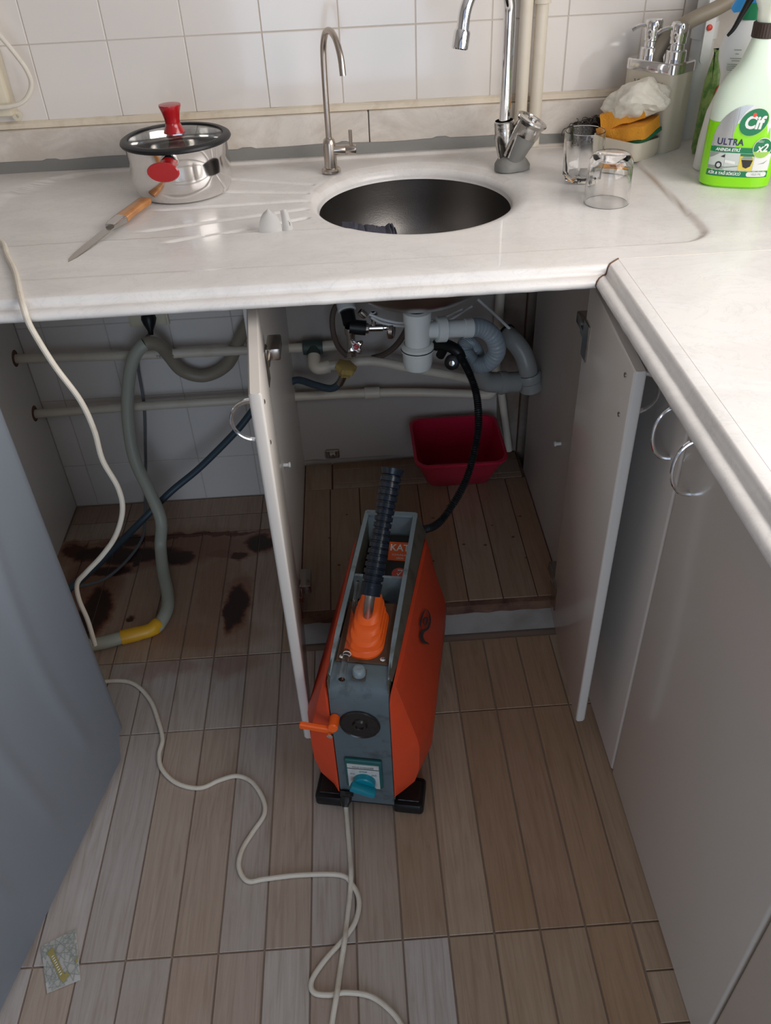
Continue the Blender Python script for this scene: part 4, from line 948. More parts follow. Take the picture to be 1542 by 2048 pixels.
# ------------------------------------------------------------------ right base cabinets
def base_cab(y1, y0, hy, lab, drop=0):
    t = thing('base_cabinet', lab, 'cabinet', (.95, (y0+y1)/2, 0), group=None)
    b = NB(); box(b, (.704, y0, .0), (1.235, y1, H-.031)); obj('carcass', b, M['melamine'], t, smooth=0)
    b = NB(); R = []
    pr = stadium(.009, (y1-y0)/2-.0015, .006, 4)
    N_ = 44; zb = .006
    for z, s in ((zb, 1), (.5, 1), (H-.040, 1), (H-.036, .9)): R.append([Vector((.6925+x*s, (y0+y1)/2+y, z+(.004*noise.noise(Vector((y*40, z, 2))) if z == zb else 0))) for x, y in pr])
    loft(b, R); o = obj('door', b, M['gloss_white'], t)
    if hy is not None: handle_arc((.684, hy, .783), (.684, hy-.004, .700), (-1, 0, 0), .030, o)
base_cab(-.615, -.948, -.905, 'white base cabinet in the corner right of the open cabinet door')
base_cab(-.948, -1.419, -.988, 'broad white base cabinet along the right, handle near its far edge')
base_cab(-1.419, -1.88, None, 'white base cabinet in the bottom right corner of the view')

# ------------------------------------------------------------------ plumbing under the sink
T0 = Vector((P(835, 690, 'y', -.298).x, -.298, -.029))
t = thing('bottle_trap', 'white plastic bottle trap hanging under the sink', 'trap', (T0.x, T0.y, .55))
b = NB(); lathe(b, [(0, .558), (.022, .558), (.028, .563), (.031, .575), (.0315, .598), (.034, .600), (.034, .612), (.0315, .614), (.027, .617)], T0, n=36); obj('cup', b, M['pvc_white'], t)
b = NB(); lathe(b, [(.0262, .616), (.0262, .667), (.0285, .668), (.0285, .688), (.024, .690), (.019, .692), (.019, .722)], T0, n=36); obj('body', b, M['pvc_white'], t)
b = NB(); lathe(b, [(.0343, .6045), (.0350, .6055), (.0343, .607)], T0, n=36); lathe(b, [(.020, .690), (.023, .6925), (.019, .697)], T0, n=36); obj('seal_ring', b, M['black'], t, label='dark rubber seal')
sp = T0+Vector((0, 0, .645)); sd = (P(945, 655, 'y', -.275)-sp).normalized()
b = NB(); lathe(b, [(.017, .020), (.017, .040), (.026, .041), (.0265, .060), (.022, .062)], sp, sd, n=28); obj('outlet_nut', b, M['pvc_white'], t)
b = NB(); lathe(b, [(.0185, .055), (.0185, .100), (.0205, .101), (.0205, .118)], sp, sd, n=28); obj('outlet_pipe', b, M['pvc_white'], t)
# corrugated loop
FX = [sp+sd*.112, P(962, 656, 'y', -.270), P(985, 672, 'y', -.265), P(994, 700, 'y', -.258), P(978, 724, 'y', -.248), P(950, 728, 'y', -.240), P(930, 705, 'y', -.228), P(935, 688, 'y', -.215), P(950, 705, 'y', -.205), P(955, 735, 'y', -.205)]
b = NB(); pp = catmull(FX, 44); Lc = len(pp)
tube(b, pp, .018, n=20, sm=False, rf=lambda f: .0190+.0007*math.sin(f*Lc*1.9)); obj('corrugated_pipe', b, M['flex'], None, label='translucent corrugated waste pipe curled into a loop beside the trap', cat='pipe')
t = thing('waste_pipe', 'grey plastic waste pipe with elbow and branch under the sink', 'pipe', P(1000, 780, 'y', -.2))
GP = [P(948, 728, 'y', -.225), P(956, 748, 'y', -.22), P(972, 762, 'y', -.21), P(1000, 765, 'y', -.20), P(1035, 764, 'y', -.19)]
b = NB(); tube(b, GP, .0235, n=24, k=6); obj('elbow', b, M['pvc_grey'], t)
b = NB(); ax = (GP[4]-GP[3]).normalized(); lathe(b, [(.0235, -.004), (.026, -.003), (.026, .012), (.0235, .013), (.0235, .040)], GP[3], ax, n=28); obj('collar', b, M['pvc_grey'], t)
e1 = P(1050, 748, 'y', -.185)
GQ = [P(1058, 752, 'y', -.19), P(1054, 730, 'y', -.19), P(1045, 705, 'y', -.18), P(1028, 682, 'y', -.165), P(1012, 668, 'y', -.14)]
b = NB(); tube(b, GQ, .0215, n=24, k=6); obj('branch', b, M['pvc_grey'], t)
b = NB(); lathe(b, [(.0235, -.012), (.0275, -.010), (.0285, .004), (.0265, .010), (.0225, .009)], GQ[0], (GQ[1]-GQ[0]).normalized(), n=28); lathe(b, [(.0275, -.034), (.026, -.012)], GQ[0], (GQ[1]-GQ[0]).normalized(), n=28); obj('socket', b, M['pvc_grey'], t)
b = NB(); lathe(b, [(.0235, -.004), (.0245, .002), (.022, .003), (.0, .001)], GQ[-1], (GQ[-1]-GQ[-2]).normalized(), n=28); obj('rubber_end', b, M['black'], t, label='black rubber seal at the open end')
b = NB(); tube(b, [P(955, 598, 'y', -.17), P(985, 625, 'y', -.165), P(1022, 660, 'y', -.150)], .0032, n=8); obj('filter_tubing', b, M['bwhite'], label='thin white tube sloping into the grey waste pipe', cat='tube')
# upright cream pipes in the right rear corner
b = NB(); tube(b, [(.590, -.052, .36), (.592, -.052, .60), (.617, -.033, H-.034)], .0112, n=12, k=4); obj('water_pipe', b, M['ppr'], label='cream pipe rising behind the grey waste pipe inside the cabinet', cat='pipe')
b = NB(); pq = [P(1003, 785, 'y', -.035), P(1010, 840, 'y', -.03), P(1018, 900, 'y', -.03)]; tube(b, pq, .010, n=12, k=4); obj('water_pipe', b, M['ppr'], label='short cream pipe going down behind the red tub', cat='pipe')
# upper cabinet pipe run: tee, elbow, sloping pipe
t = thing('pipe_run', 'cream pipe sloping behind the trap from a dark green tee', 'pipe', (.16, -.055, .44))
tee = Vector((.118, -.05, .467))
b = NB(); tube(b, [tee+Vector((.005, 0, 0)), tee+Vector((.052, 0, -.001))], .0175, n=18, sm=False); tube(b, [tee+Vector((.03, 0, 0)), tee+Vector((.03, -.024, -.012))], .016, n=18, sm=False); obj('tee', b, M['green_fit'], t, label='dark green tee')
b = NB(); tube(b, [tee+Vector((.05, 0, 0)), tee+Vector((.092, .0, .002))], .0125, n=14, sm=False); obj('stub', b, M['ppr'], t)
b = NB(); tube(b, [tee+Vector((.030, -.022, -.011)), tee+Vector((.030, -.040, -.024)), tee+Vector((.040, -.048, -.031)), tee+Vector((.066, -.046, -.029))], .0155, n=16, k=5); obj('elbow', b, M['ppr'], t)
b = NB(); tube(b, [tee+Vector((.06, -.046, -.029)), P(740, 722, 'y', -.09), P(820, 736, 'y', -.085), P(900, 750, 'y', -.075), P(950, 760, 'y', -.065)], .0115, n=14, k=4); obj('pipe', b, M['ppr'], t)
# valve group
vy = -.16
t = thing('valve_group', 'angle valves with red star tap, dark tee and brass nut left of the trap', 'valve', P(700, 700, 'y', vy))
v1 = P(692, 612, 'y', vy+.03); v2 = P(700, 648, 'y', vy); v3 = P(706, 690, 'y', vy-.0)
b = NB(); lathe(b, [(.0205, -.01), (.0205, .010), (.017, .012)], v1, (v2-v1).normalized(), n=24); obj('white_nut', b, M['bwhite'], t)
b = NB(); tube(b, [v1+(v2-v1)*.35, v2], .0155, n=20, sm=False); tube(b, [v2+Vector((-.002, 0, -.006)), v2+Vector((.034, 0, -.012))], .0165, n=20, sm=False); obj('tee', b, M['black'], t)
b = NB(); vv = v2+Vector((.034, 0, -.012)); lathe(b, [(.013, 0), (.0125, .006), (.0085, .008), (.0085, .038), (.0065, .040), (.0065, .054)], vv, (1, 0, -.03), n=22); tube(b, [vv+Vector((.018, 0, 0)), vv+Vector((.019, 0, .024))], .0055, n=12, sm=False); lathe(b, [(.009, 0), (.010, .003), (.010, .012), (.007, .014)], vv+Vector((.019, 0, .022)), n=8); obj('angle_valve', b, M['chrome'], t)
b = NB(); lathe(b, [(.0, .050), (.016, .051), (.0195, .054), (.0195, .062), (.016, .065), (0, .066)], vv, (1, -.25, -.05), n=14); obj('wheel_handle', b, M['chrome_d'], t)
b = NB(); lathe(b, [(.012, -.004), (.0135, .002), (.0125, .012), (.0095, .014), (.0095, .055), (.011, .056), (.011, .064), (.008, .066)], v2+Vector((0, 0, -.012)), (v3-v2+Vector((-.004, 0, -.03))).normalized(), n=22); obj('tap_body', b, M['chrome_d'], t)
sc0 = P(711, 693, 'y', vy-.035); sdir = Vector((.15, -.9, .35)).normalized(); SRm = sdir.to_track_quat('Z', 'Y').to_matrix().to_4x4()
b = NB(); poly = []
for i in range(40):
    a = 2*math.pi*i/40; r = .0115+.0085*(abs(math.cos(2*a))**3); poly.append((r*math.cos(a), r*math.sin(a)))
loft(b, [[Vector((x*.8, y*.8, -.002)) for x, y in poly], [Vector((x, y, 0)) for x, y in poly], [Vector((x, y, .003)) for x, y in poly], [Vector((x*.75, y*.75, .006)) for x, y in poly]]); tube(b, [(0, 0, -.03), (0, 0, 0)], .006, n=12, sm=False)
st = obj('star_handle', b, M['chrome'], t, Matrix.Translation(sc0) @ SRm @ Matrix.Rotation(.5, 4, 'Z'))
b = NB(); lathe(b, [(.0068, .005), (.0066, .0075), (.005, .009), (0, .0095)], n=20); obj('red_cap', b, M['red'], st, Matrix.Translation(sc0) @ SRm, label='red cap')
v4 = P(692, 735, 'y', vy+.005); dn = (v4-v3).normalized()
b = NB(); R = []
for z, k in ((-.008, .8), (-.006, 1), (.006, 1), (.012, .7), (.020, .6)):
    R.append([Vector(((.0215*k+.0035*(i % 6 < 2))*math.cos(2*math.pi*i/36), (.0215*k+.0035*(i % 6 < 2))*math.sin(2*math.pi*i/36), z)) for i in range(36)])
loft(b, R); obj('brass_nut', b, M['brass'], t, Matrix.Translation(v4) @ dn.to_track_quat('Z', 'Y').to_matrix().to_4x4(), label='yellow-brown winged nut')
b = NB(); tube(b, [v4+dn*.016, P(687, 752, 'y', -.145), P(680, 766, 'y', -.132)], .0098, n=14, k=4); obj('hose_sleeve', b, M['chrome_d'], t)
# braided hoses, tubes
b = NB(); tube(b, [P(690, 590, 'y', -.10), P(668, 620, 'y', -.12), P(665, 655, 'y', -.13), P(675, 690, 'y', -.13), P(694, 712, 'y', -.13)], .0065, n=10); obj('braided_hose', b, M['braid'], label='brown braided hose curving left of the valves', cat='hose')
b = NB(); tube(b, [P(822, 640, 'y', -.12), P(810, 665, 'y', -.11), P(793, 690, 'y', -.10), P(770, 708, 'y', -.09), P(745, 716, 'y', -.075)], .0072, n=10); obj('braided_hose', b, M['braid'], label='brown braided hose between the valve wheel and the trap', cat='hose')
for k, (a_, lb) in enumerate(([[(738, 628), (770, 640), (810, 646), (870, 640), (925, 618)], 'upper thin white filter tube behind the trap'], [[(742, 634), (765, 646), (810, 652), (880, 648), (945, 612)], 'lower thin white filter tube behind the trap'])):
    b = NB(); tube(b, [P(u, v, 'y', -.19+.01*k) for u, v in a_], .0032, n=8); obj('filter_tubing', b, M['bwhite'], label=lb, cat='tube')
b = NB(); lathe(b, [(.008, 0), (.009, .004), (.009, .016), (.006, .018)], P(732, 632, 'y', -.19), (-.6, 0, .6), n=12); obj('tube_fitting', b, M['chrome'], label='small chrome tube fitting under the sink bowl', cat='fitting')
t = thing('black_valve', 'black plastic valve with chrome knob between trap and spiral hose', 'valve', P(905, 705, 'y', -.24))
b = NB(); tube(b, [P(872, 690, 'y', -.20), P(892, 690, 'y', -.22), P(912, 700, 'y', -.235), P(925, 715, 'y', -.24)], .013, n=16); tube(b, [P(892, 690, 'y', -.22), P(880, 712, 'y', -.21)], .010, n=14, sm=False); obj('body', b, M['black'], t)
b = NB(); lathe(b, [(.015, 0), (.0165, .003), (.0165, .014), (.010, .017), (0, .017)], P(905, 722, 'y', -.235), (-.2, -.9, .2), n=22); obj('knob', b, M['black'], t)
b = NB(); lathe(b, [(.007, .0165), (.006, .019), (0, .0195)], P(905, 722, 'y', -.235), (-.2, -.9, .2), n=16); obj('knob_cap', b, M['chrome'], t)

# ------------------------------------------------------------------ red tub
t = None
b = NB()
def tub(z, f, e): # f 0 bottom .. 1 top
    cx, cy = .492-.009*f, -.098-.056*f; hx = .082+.025*f; hy = .050+.053*f
    return [Vector((x, y, z)) for x, y in stadium(hx+e, hy+e, .03, 6, cx, cy)]
R = [tub(ZB+.001, 0, -.006), tub(ZB+.004, .03, 0), tub(ZB+.07, .5, 0), tub(ZB+.140, 1, 0), tub(ZB+.1405, 1, .004), tub(ZB+.146, 1, .005), tub(ZB+.147, 1, .002), tub(ZB+.146, 1, -.002), tub(ZB+.07, .5, -.003), tub(ZB+.006, .03, -.003), tub(ZB+.004, 0, -.008)]
loft(b, R); obj('plastic_tub', b, M['red_bin'], label='red rectangular plastic tub standing at the back of the cabinet', cat='tub')

# ------------------------------------------------------------------ drain cleaning machine
MO = Vector((.2185, -.990, 0)); MY = -math.atan2(.19, .982)
MT = Matrix.Translation(MO) @ Matrix.Rotation(MY, 4, 'Z')
t = thing('drain_cleaning_machine', 'orange and grey electric drain snaking machine on the floor', 'machine', MO, MY)
Wd = .049
# front plate bending into the top
b = NB(); sec = [(0, .022), (0, .300), (.003, .325), (.012, .342), (.028, .350), (.10, .351)]
R = []
for v, z in sec: R.append([Vector((-Wd, v, z)), Vector((Wd, v, z))])
loft(b, R, closed=False); bmesh.ops.solidify(b, geom=b.faces[:], thickness=.003)
obj('front_plate', b, M['mgrey'], t, MT, smooth=40)
# side frame: outer skins and rails
for s in (-1, 1):
    b = NB(); box(b, (s*Wd-.0015, .006, .03), (s*Wd+.0015, .424, .350)); prism(b, [(.020, .345), (.05, .362), (.10, .366), (.424, .366), (.424, .32), (.02, .32)], s*Wd-.002, s*Wd+.002, 'yz'); obj('side_frame', b, M['molive'], t, MT, smooth=0)
    b = NB(); R = []
    for v, z, w_ in ((.018, .3515, .001), (.05, .3635, .003), (.10, .3675, .004), (.424, .3675, .004)):
        x0 = s*Wd; R.append([Vector((x0-w_-s*.001, v, z-.004)), Vector((x0-w_-s*.001, v, z)), Vector((x0+w_-s*.001, v, z)), Vector((x0+w_-s*.001, v, z-.004))])
    loft(b, R); obj('rail', b, M['mgrey'], t, MT, smooth=40)
b = NB(); box(b, (-Wd, .420, .03), (Wd, .426, .3675)); box(b, (-Wd, .414, .3635), (Wd, .426, .3678)); obj('back_plate', b, M['mgrey'], t, MT, smooth=0)
b = NB(); box(b, (-Wd+.002, .245, .30), (Wd-.002, .251, .358)); obj('cross_plate', b, M['mgrey'], t, MT, smooth=0)
b = NB(); prism(b, [(.20, .33), (.24, .27), (.248, .27), (.248, .26), (.19, .26), (.19, .33)], -Wd+.002, Wd-.002, 'yz'); obj('inner_tray', b, M['mgrey'], t, MT, smooth=0)
b = NB(); box(b, (-Wd+.002, .252, .22), (Wd-.002, .420, .235)); obj('inner_floor', b, M['black'], t, MT, smooth=0)
b = NB(); box(b, (-.044, .046, .3515), (.044, .185, .3545), bev=.001); obj('boot_plate', b, M['rust'], t, MT, smooth=0)
for x in (-.034, .034):
    b = NB(); lathe(b, [(.005, 0), (.005, .003), (.003, .004), (0, .004)], (x, .054, .3545), n=8); obj('bolt', b, M['chrome'], t, MT)
# stickers on the drum housing inside
dz = .285
b = NB(); prism(b, [(.262, .248), (.412, .318), (.415, .314), (.262, .238)], -.012, Wd-.003, 'yz'); hous = obj('drum_housing', b, M['black'], t, MT, smooth=0)
sl = math.atan2(.07, .15); SM = MT @ Matrix.Translation((.018, .262, .2485)) @ Matrix.Rotation(sl, 4, 'X')
sk = NB(); SMt = [M['red_l'], M['white_l'], M['navy_l'], M['orange_b'], M['rust']]
def addk(src, mi, l): src.transform(Matrix.Translation((0, 0, .0004+.0004*l))); merge(sk, src, Matrix.Identity(4), mi)
def tpos(s, size, x, y, **k): b = text_bm(s, size, **k); b.transform(Matrix.Translation((x, y, 0))); return b
def flush(lb):
    global sk
    obj('sticker', sk, SMt, hous, SM, smooth=0, label=lb); sk = NB()
addk(poly_bm(rect(-.020, .110, .027, .150)), 3, 0); addk(tpos('KATI', .020, .004, .137, bold=.0004), 1, 1); addk(tpos('SOMUNLARI', .006, .004, .122), 1, 1); addk(tpos('SIKIN', .006, .004, .115), 1, 1); flush('orange printed sticker')
for cx, cy, mi in ((.006, .083, 0), (.004, .030, 2)):
    addk(poly_bm(disc(cx, cy, .015, .012)), mi, 0)
    addk(poly_bm([(cx-.005, cy), (cx-.002, cy-.005), (cx+.006, cy+.005), (cx+.005, cy+.006), (cx-.002, cy-.0025), (cx-.004, cy+.001)]), 1, 1); addk(poly_bm(rect(cx-.004, cy+.006, cx+.006, cy+.008)), 1, 1)
    flush('round tick sticker')
addk(poly_bm(rect(-.03, .004, .027, .014)), 3, 0); flush('orange strip')
b = NB(); tube(b, [(-.012, .405, .335), (-.016, .36, .325), (-.018, .30, .31), (-.014, .262, .30)], .008, n=12, rf=lambda f: .0085+.002*math.sin(f*26)); obj('terminal_shaft', b, M['molive'], t, MT)
b = NB(); tube(b, [(-.018, .275, .315), (-.006, .285, .318), (-.002, .27, .316), (-.010, .255, .318), (-.02, .26, .32)], .0018, n=6); tube(b, [(.002, .262, .30), (.004, .27, .301), (.008, .275, .302)], .0014, n=6); obj('wire', b, M['paper'], t, MT)
b = NB(); tube(b, [(.0, .238, .300), (.004, .226, .302), (-.001, .219, .305), (.005, .212, .309), (.002, .205, .316)], .0016, n=6); obj('wire', b, M['paper'], t, MT)
b = NB(); lathe(b, [(.010, 0), (.006, .0008), (0, .0008)], (.0, .238, .295), (0, -.5, .86), n=18); obj('cable_hole', b, M['ink'], t, MT)
# boot (orange bellows)
b = NB(); R = []
lev = [(.3545, .000, 1.0), (.361, 0, 1.0), (.363, .001, .95), (.366, .003, .92), (.369, .004, .92), (.371, .008, .84), (.377, .010, .82), (.380, .014, .82), (.382, .019, .74), (.389, .022, .71), (.392, .026, .71), (.394, .031, .63), (.406, .036, .58), (.412, .040, .48), (.414, .042, .25)]
for z, off, s in [(.3545+(z_-.3545)*.6, o_, s_) for z_, o_, s_ in lev]: R.append([Vector((x, .112+off+y, z)) for x, y in stadium(.032*s*(1.0), .060*s, .030*s, 8)])
loft(b, R); obj('rubber_boot', b, M['orange_b'], t, MT)
inv = MT.inverted()
g1_, g2_ = P(741, 1186, 'y', -.868), P(785, 938, 'y', -.735); g0 = P(735, 1236, 'z', .380)
b = NB(); tube(b, [g0-Vector((0, 0, .01)), g0, g1_, g1_.lerp(g2_, .10)], .0085, n=18, k=5); lv = obj('lever', b, M['steel'], t)
b = NB(); pp = [g1_.lerp(g2_, -.02+1.02*i/240) for i in range(241)]
def gr(f):
    if f < .065: return .0155
    if f > .95: return .0148+(f-.95)*.06
    k = (f-.065)/.885*17; return .0128+.0022*(1 if (k % 1) < .72 else -.3)+.0012*math.sin(f*9)
tube(b, pp, .015, n=24, sm=False, rf=lambda f: gr(f)*1.08); obj('grip', b, M['grip'], lv)
# button, clear rod
b = NB(); box(b, (-.011, .012, .3495), (.011, .034, .3525)); obj('button_well', b, M['molive'], t, MT, smooth=0)
b = NB(); lathe(b, [(.009, 0), (.0105, .002), (.0105, .012), (.009, .0145), (.004, .0155), (.0035, .015), (0, .015)], (0, .022, .352), n=24); obj('push_button', b, M['mgrey'], t, MT)
b = NB(); tube(b, [(-.025, .004, .359), (-.027, .08, .364), (-.030, .155, .368), (-.034, .22, .368)], .0052, n=14, rf=lambda f: .0056-.002*f); obj('clear_tube', b, M['glass'], t, MT, label='clear plastic tube')
b = NB(); tube(b, [(-.025+.0062*math.cos(a), .055, .3625+.0062*math.sin(a)) for a in [i*.5 for i in range(14)]], .0007, n=5); obj('cable_tie', b, M['paper'], t, MT)
# spindle hole on the front plate
b = NB(); lathe(b, [(.034, 0), (.0345, .002), (.033, .004), (.031, .0025), (.013, .0020), (.011, .006), (.007, .0065), (.006, .004), (0, .004)], (-.001, -.001, .254), (0, -1, 0), n=40); obj('spindle_cover', b, M['mblack'], t, MT)
# orange locking arm
b = NB(); lathe(b, [(.007, 0), (.0085, .002), (.0085, .026), (.007, .028), (0, .028)], (-.042, -.001, .268), (0.05, -1, 0.15), n=20); box(b, (-.098, -.028, .256), (-.040, -.019, .268), bev=.002, T=Matrix.Translation((-.04, 0, .262)) @ Matrix.Rotation(.12, 4, 'Y') @ Matrix.Translation((.04, 0, -.262)))
la = obj('locking_arm', b, M['orange_b'], t, MT)
b = NB(); lathe(b, [(.005, 0), (.005, .004), (0, .005)], (-.046, -.029, .257), (0, -1, 0), n=14); obj('bolt', b, M['chrome'], la, MT)
# switch
b = NB(); box(b, (-.034, -.008, .080), (.032, -.001, .160), bev=.002); sw = obj('switch_frame', b, M['teal_d'], t, MT, smooth=0)
b = NB(); box(b, (-.029, -.0095, .083), (.027, -.008, .150)); obj('switch_face', b, M['face'], sw, MT, smooth=0)
b = NB(); box(b, (-.029, -.0102, .1385), (.027, -.0094, .1395))
for s_, sz, x, z in (('POLE CHANGER', .0052, -.001, .1435), ('STOP', .0058, -.001, .131), ('SOL', .005, -.020, .123), ('SAĞ', .005, .018, .123)):
    tb = text_bm(s_, sz); merge(b, tb, Matrix.Translation((x, -.0103, z)) @ Matrix.Rotation(math.pi/2, 4, 'X'), 0)
obj('lettering', b, M['ink'], sw, MT, smooth=0)
b = NB(); lathe(b, [(.020, 0), (.020, .010), (.018, .012), (0, .012)], (.000, -.0095, .105), (0, -1, 0), n=30); box(b, (-.0235, -.036, .0975), (.0235, -.020, .1125), bev=.004, seg=2, T=Matrix.Translation((0, 0, .105)) @ Matrix.Rotation(.35, 4, 'Y') @ Matrix.Translation((0, 0, -.105))); obj('rotary_knob', b, M['teal'], sw, MT)
b = NB(); lathe(b, [(.013, -.002), (.0135, .006), (.011, .008), (.011, .016), (.008, .020), (.006, .026), (0, .026)], (-.038, -.001, .050), (0, -.8, -.6), n=8); obj('cable_gland', b, M['mblack'], t, MT)
# shells
for s in (-1, 1):
    b = NB(); R = []
    secs = [(-.001, .50, .318), (.016, .72, .320), (.070, 1, .316), (.385, 1, .292), (.415, .80, .286), (.430, .6, .280)]
    for v, k, zt in secs:
        fw = (.004+.013*max(0, v)/.43)*min(1, k*1.3); q = .062*k; zb_ = .035+.03*(1-k)
        if v < .0: q = .006
        zt += .026; fw = min(fw, q*.6)
        prof = [(0, zt-.03), (fw, zt-.004), (fw+(q-fw)*.12, zt-.008), (fw+(q-fw)*.93, zt-.142), (q, zt-.165), (q*.98, zt-.225), (q*.78, zb_+.035), (q*.30, zb_+.002), (0, zb_-.004)]
        R.append([Vector((s*(Wd+.0018+x), v, z)) for x, z in prof])
    fl = NB(); RR = [[Vector((s*(Wd-.001), v, .362)), Vector((s*(Wd+.0018+fw_), v, z_)), Vector((s*(Wd+.0018+fw_), v, z_-.003)), Vector((s*(Wd-.001), v, .350))] for v, fw_, z_ in ((.02, .0025, .346), (.07, .0062, .342), (.385, .0158, .322), (.428, .0165, .318))]
    loft(fl, RR); obj('flange', fl, M['molive'], t, MT, smooth=0)
    loft(b, R); bmesh.ops.bevel(b, geom=[e_ for e_ in b.edges if len(e_.link_faces) == 2 and e_.calc_face_angle(0) > .25], offset=.004, segments=2, affect='EDGES', profile=.5); sh = obj('shell', b, M['orange'], t, MT, smooth=28)
    if s > 0:
        # black swoosh emblem printed on the right shell: follow the facet surface
        b = NB()
        fa, fb = MT @ Vector((Wd+.0018+.0132, .070, .334)), MT @ Vector((Wd+.0018+.059, .070, .199)); fc = MT @ Vector((Wd+.0018+.0215, .385, .310))
        fn = (fb-fa).cross(fc-fa).normalized(); fn = fn if fn.dot(CP-fa) > 0 else -fn
        def onf(u_, v_):
            d = ray(u_, v_); return CP+d*((fa-CP).dot(fn)/d.dot(fn))+fn*.0012
        strokes = [[(848, 1217, .3), (856, 1224, 1.2), (859, 1240, 2), (855, 1256, 2.4), (846, 1262, 3), (842, 1272, 3.2), (846, 1283, 3), (855, 1287, 1.2), (857, 1290, .2)],
                   [(842, 1262, .3), (840, 1245, 1.6), (845, 1228, 1.4), (849, 1219, .5)],
                   [(847, 1252, .4), (852, 1246, 1.6), (853, 1237, 1.6), (848, 1236, 1.4), (845, 1244, 1.2), (848, 1250, .4)]]
        for st_ in strokes:
            cp = catmull([Vector(q_) for q_ in st_], 5); Lp, Rp = [], []
            for i in range(len(cp)):
                d = (cp[min(i+1, len(cp)-1)]-cp[max(i-1, 0)]); d.z = 0; d.normalize(); nn = Vector((-d.y, d.x, 0)); w_ = max(.2, cp[i].z)
                a1 = cp[i]+nn*w_; a2 = cp[i]-nn*w_
                Lp.append(b.verts.new(onf(a1.x, a1.y))); Rp.append(b.verts.new(onf(a2.x, a2.y)))
            for i in range(len(cp)-1): b.faces.new((Lp[i], Lp[i+1], Rp[i+1], Rp[i]))
        obj('emblem', b, M['ink'], sh, smooth=0, label='black swirl emblem')
b = NB(); box(b, (-Wd, .004, .012), (Wd, .42, .03)); obj('underframe', b, M['mblack'], t, MT, smooth=0)
for x in (-.072, .074):
    for y in (.030, .39):
        b = NB(); loft(b, [[Vector((a, c, z)) for a, c in stadium(.028*k, .032*k, .008, 4, x, y)] for z, k in ((0, .94), (.003, 1), (.020, 1), (.024, .93))]); ft = obj('foot', b, M['black'], t, MT)
        b = NB(); box(b, (x-.020, y-.022, .0242), (x+.020, y+.022, .027), bev=.001); obj('foot_cap', b, M['mblack'], ft, MT)
# power cord of the machine
b = NB(); gl = MT @ Vector((-.038, -.018, .036)); pts = [gl, P(692, 1612, 'z', .008), P(696, 1660, 'z', Z), P(700, 1710, 'z', Z), P(702, 1745, 'z', Z+.006), P(700, 1790, 'z', Z), P(693, 1850, 'z', Z), P(690, 1878, 'z', Z+.007), P(682, 1930, 'z', Z), P(674, 1986, 'z', Z+.008), P(664, 2048, 'z', Z), P(655, 2130, 'z', Z)]
tube(b, pts, .0043, n=10, k=6); obj('machine_cord', b, M['cable'], label='white cord running from the orange machine straight toward the camera', cat='cable')
# spiral hose
HP = [MT @ Vector((.040, .428, .315)), P(872, 1050, 'y', -.54), P(905, 1010, 'y', -.51), P(932, 960, 'y', -.47), P(948, 905, 'y', -.43), P(957, 850, 'y', -.39), P(953, 790, 'y', -.33), P(938, 745, 'y', -.29), P(920, 712, 'y', -.25)]
b = NB(); pp = catmull(HP, 110); Ls = len(pp)
tube(b, pp, .0078, n=12, sm=False, rf=lambda f: .0070+.0016*math.sin(f*(Ls-1)*.80)); obj('spiral_hose', b, M['dark'], label='black ribbed guide hose rising from the machine into the sink cabinet', cat='hose')

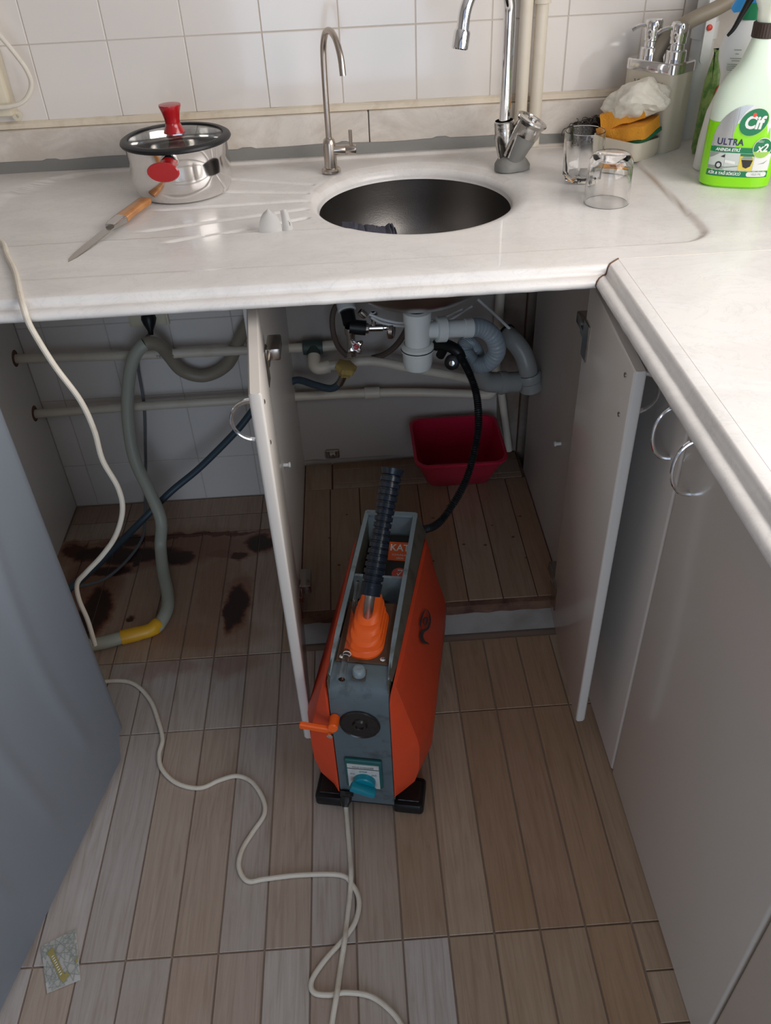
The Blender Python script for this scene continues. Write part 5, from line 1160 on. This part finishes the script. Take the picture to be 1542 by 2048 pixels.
# ------------------------------------------------------------------ sugar sachet on the floor
cs = [P(82, 1893, 'z', .003), P(152, 1858, 'z', .003), P(161, 1960, 'z', .003), P(94, 1987, 'z', .003)]
t = thing('paper_sachet', 'small white sachet with grey geometric pattern lying on the floor', 'sachet', (cs[0]+cs[2])/2)
def SQ(s, r, z=0):      # s 0..1 across, r 0..1 down
    return cs[0].lerp(cs[1], s).lerp(cs[3].lerp(cs[2], s), r)+Vector((0, 0, z+.0015*math.sin(s*3.1)*math.sin(r*3.1)))
b = NB(); R = [[SQ(i/8, j/10) for i in range(9)] for j in range(11)]; loft(b, R, closed=False); bmesh.ops.solidify(b, geom=b.faces[:], thickness=.0012); obj('packet', b, M['paper'], t)
b = NB()
def line(a, c, w_=.0055):
    a, c = Vector(a), Vector(c); d = (c-a).normalized(); n_ = Vector((-d.y, d.x))*w_; K = 5
    L1 = [b.verts.new(SQ(*(a.lerp(c, k/K)+n_), .0018)) for k in range(K+1)]; L2 = [b.verts.new(SQ(*(a.lerp(c, k/K)-n_), .0018)) for k in range(K+1)]
    for k in range(K): b.faces.new((L1[k], L1[k+1], L2[k+1], L2[k]))
for cx, cy, rr, n_, st_ in ((.52, .25, .36, 10, 4), (.80, .72, .32, 8, 3), (.12, .62, .30, 8, 3), (.9, .08, .24, 8, 3), (.35, .92, .28, 8, 3), (.92, .42, .24, 8, 3), (.08, .12, .26, 8, 3)):
    pt = [(min(.99, max(.01, cx+rr*math.cos(2*math.pi*i/n_))), min(.99, max(.01, cy+rr*.8*math.sin(2*math.pi*i/n_)))) for i in range(n_)]
    for i in range(n_):
        if (Vector(pt[i])-Vector(pt[(i+st_) % n_])).length > .03: line(pt[i], pt[(i+st_) % n_])
obj('pattern', b, M['grey_l'], t, smooth=0)
b = NB(); 
def quad(pts, mi=0): b.faces.new([b.verts.new(SQ(x, y, .0024)) for x, y in pts]).material_index = mi
quad([(.20, .28), (.34, .24), (.58, .82), (.44, .87)]); quad([(.14, .22), (.32, .16), (.37, .24), (.20, .30)]); quad([(.44, .84), (.62, .76), (.72, .84), (.50, .94)]); quad([(.90, .60), (.99, .57), (.99, .66), (.92, .67)])
obj('ribbon_print', b, M['gold'], t, smooth=0, label='gold ribbon print')
b = NB()
for k in range(9):
    f = .08+.09*k; c = Vector((.27, .27)).lerp(Vector((.51, .85)), f+.05); b.faces.new([b.verts.new(SQ(c.x+dx, c.y+dy, .003)) for dx, dy in ((-.04, .0), (-.032, .02), (.035, .0), (.03, -.02))])
obj('ribbon_lettering', b, M['white_l'], t, smooth=0)
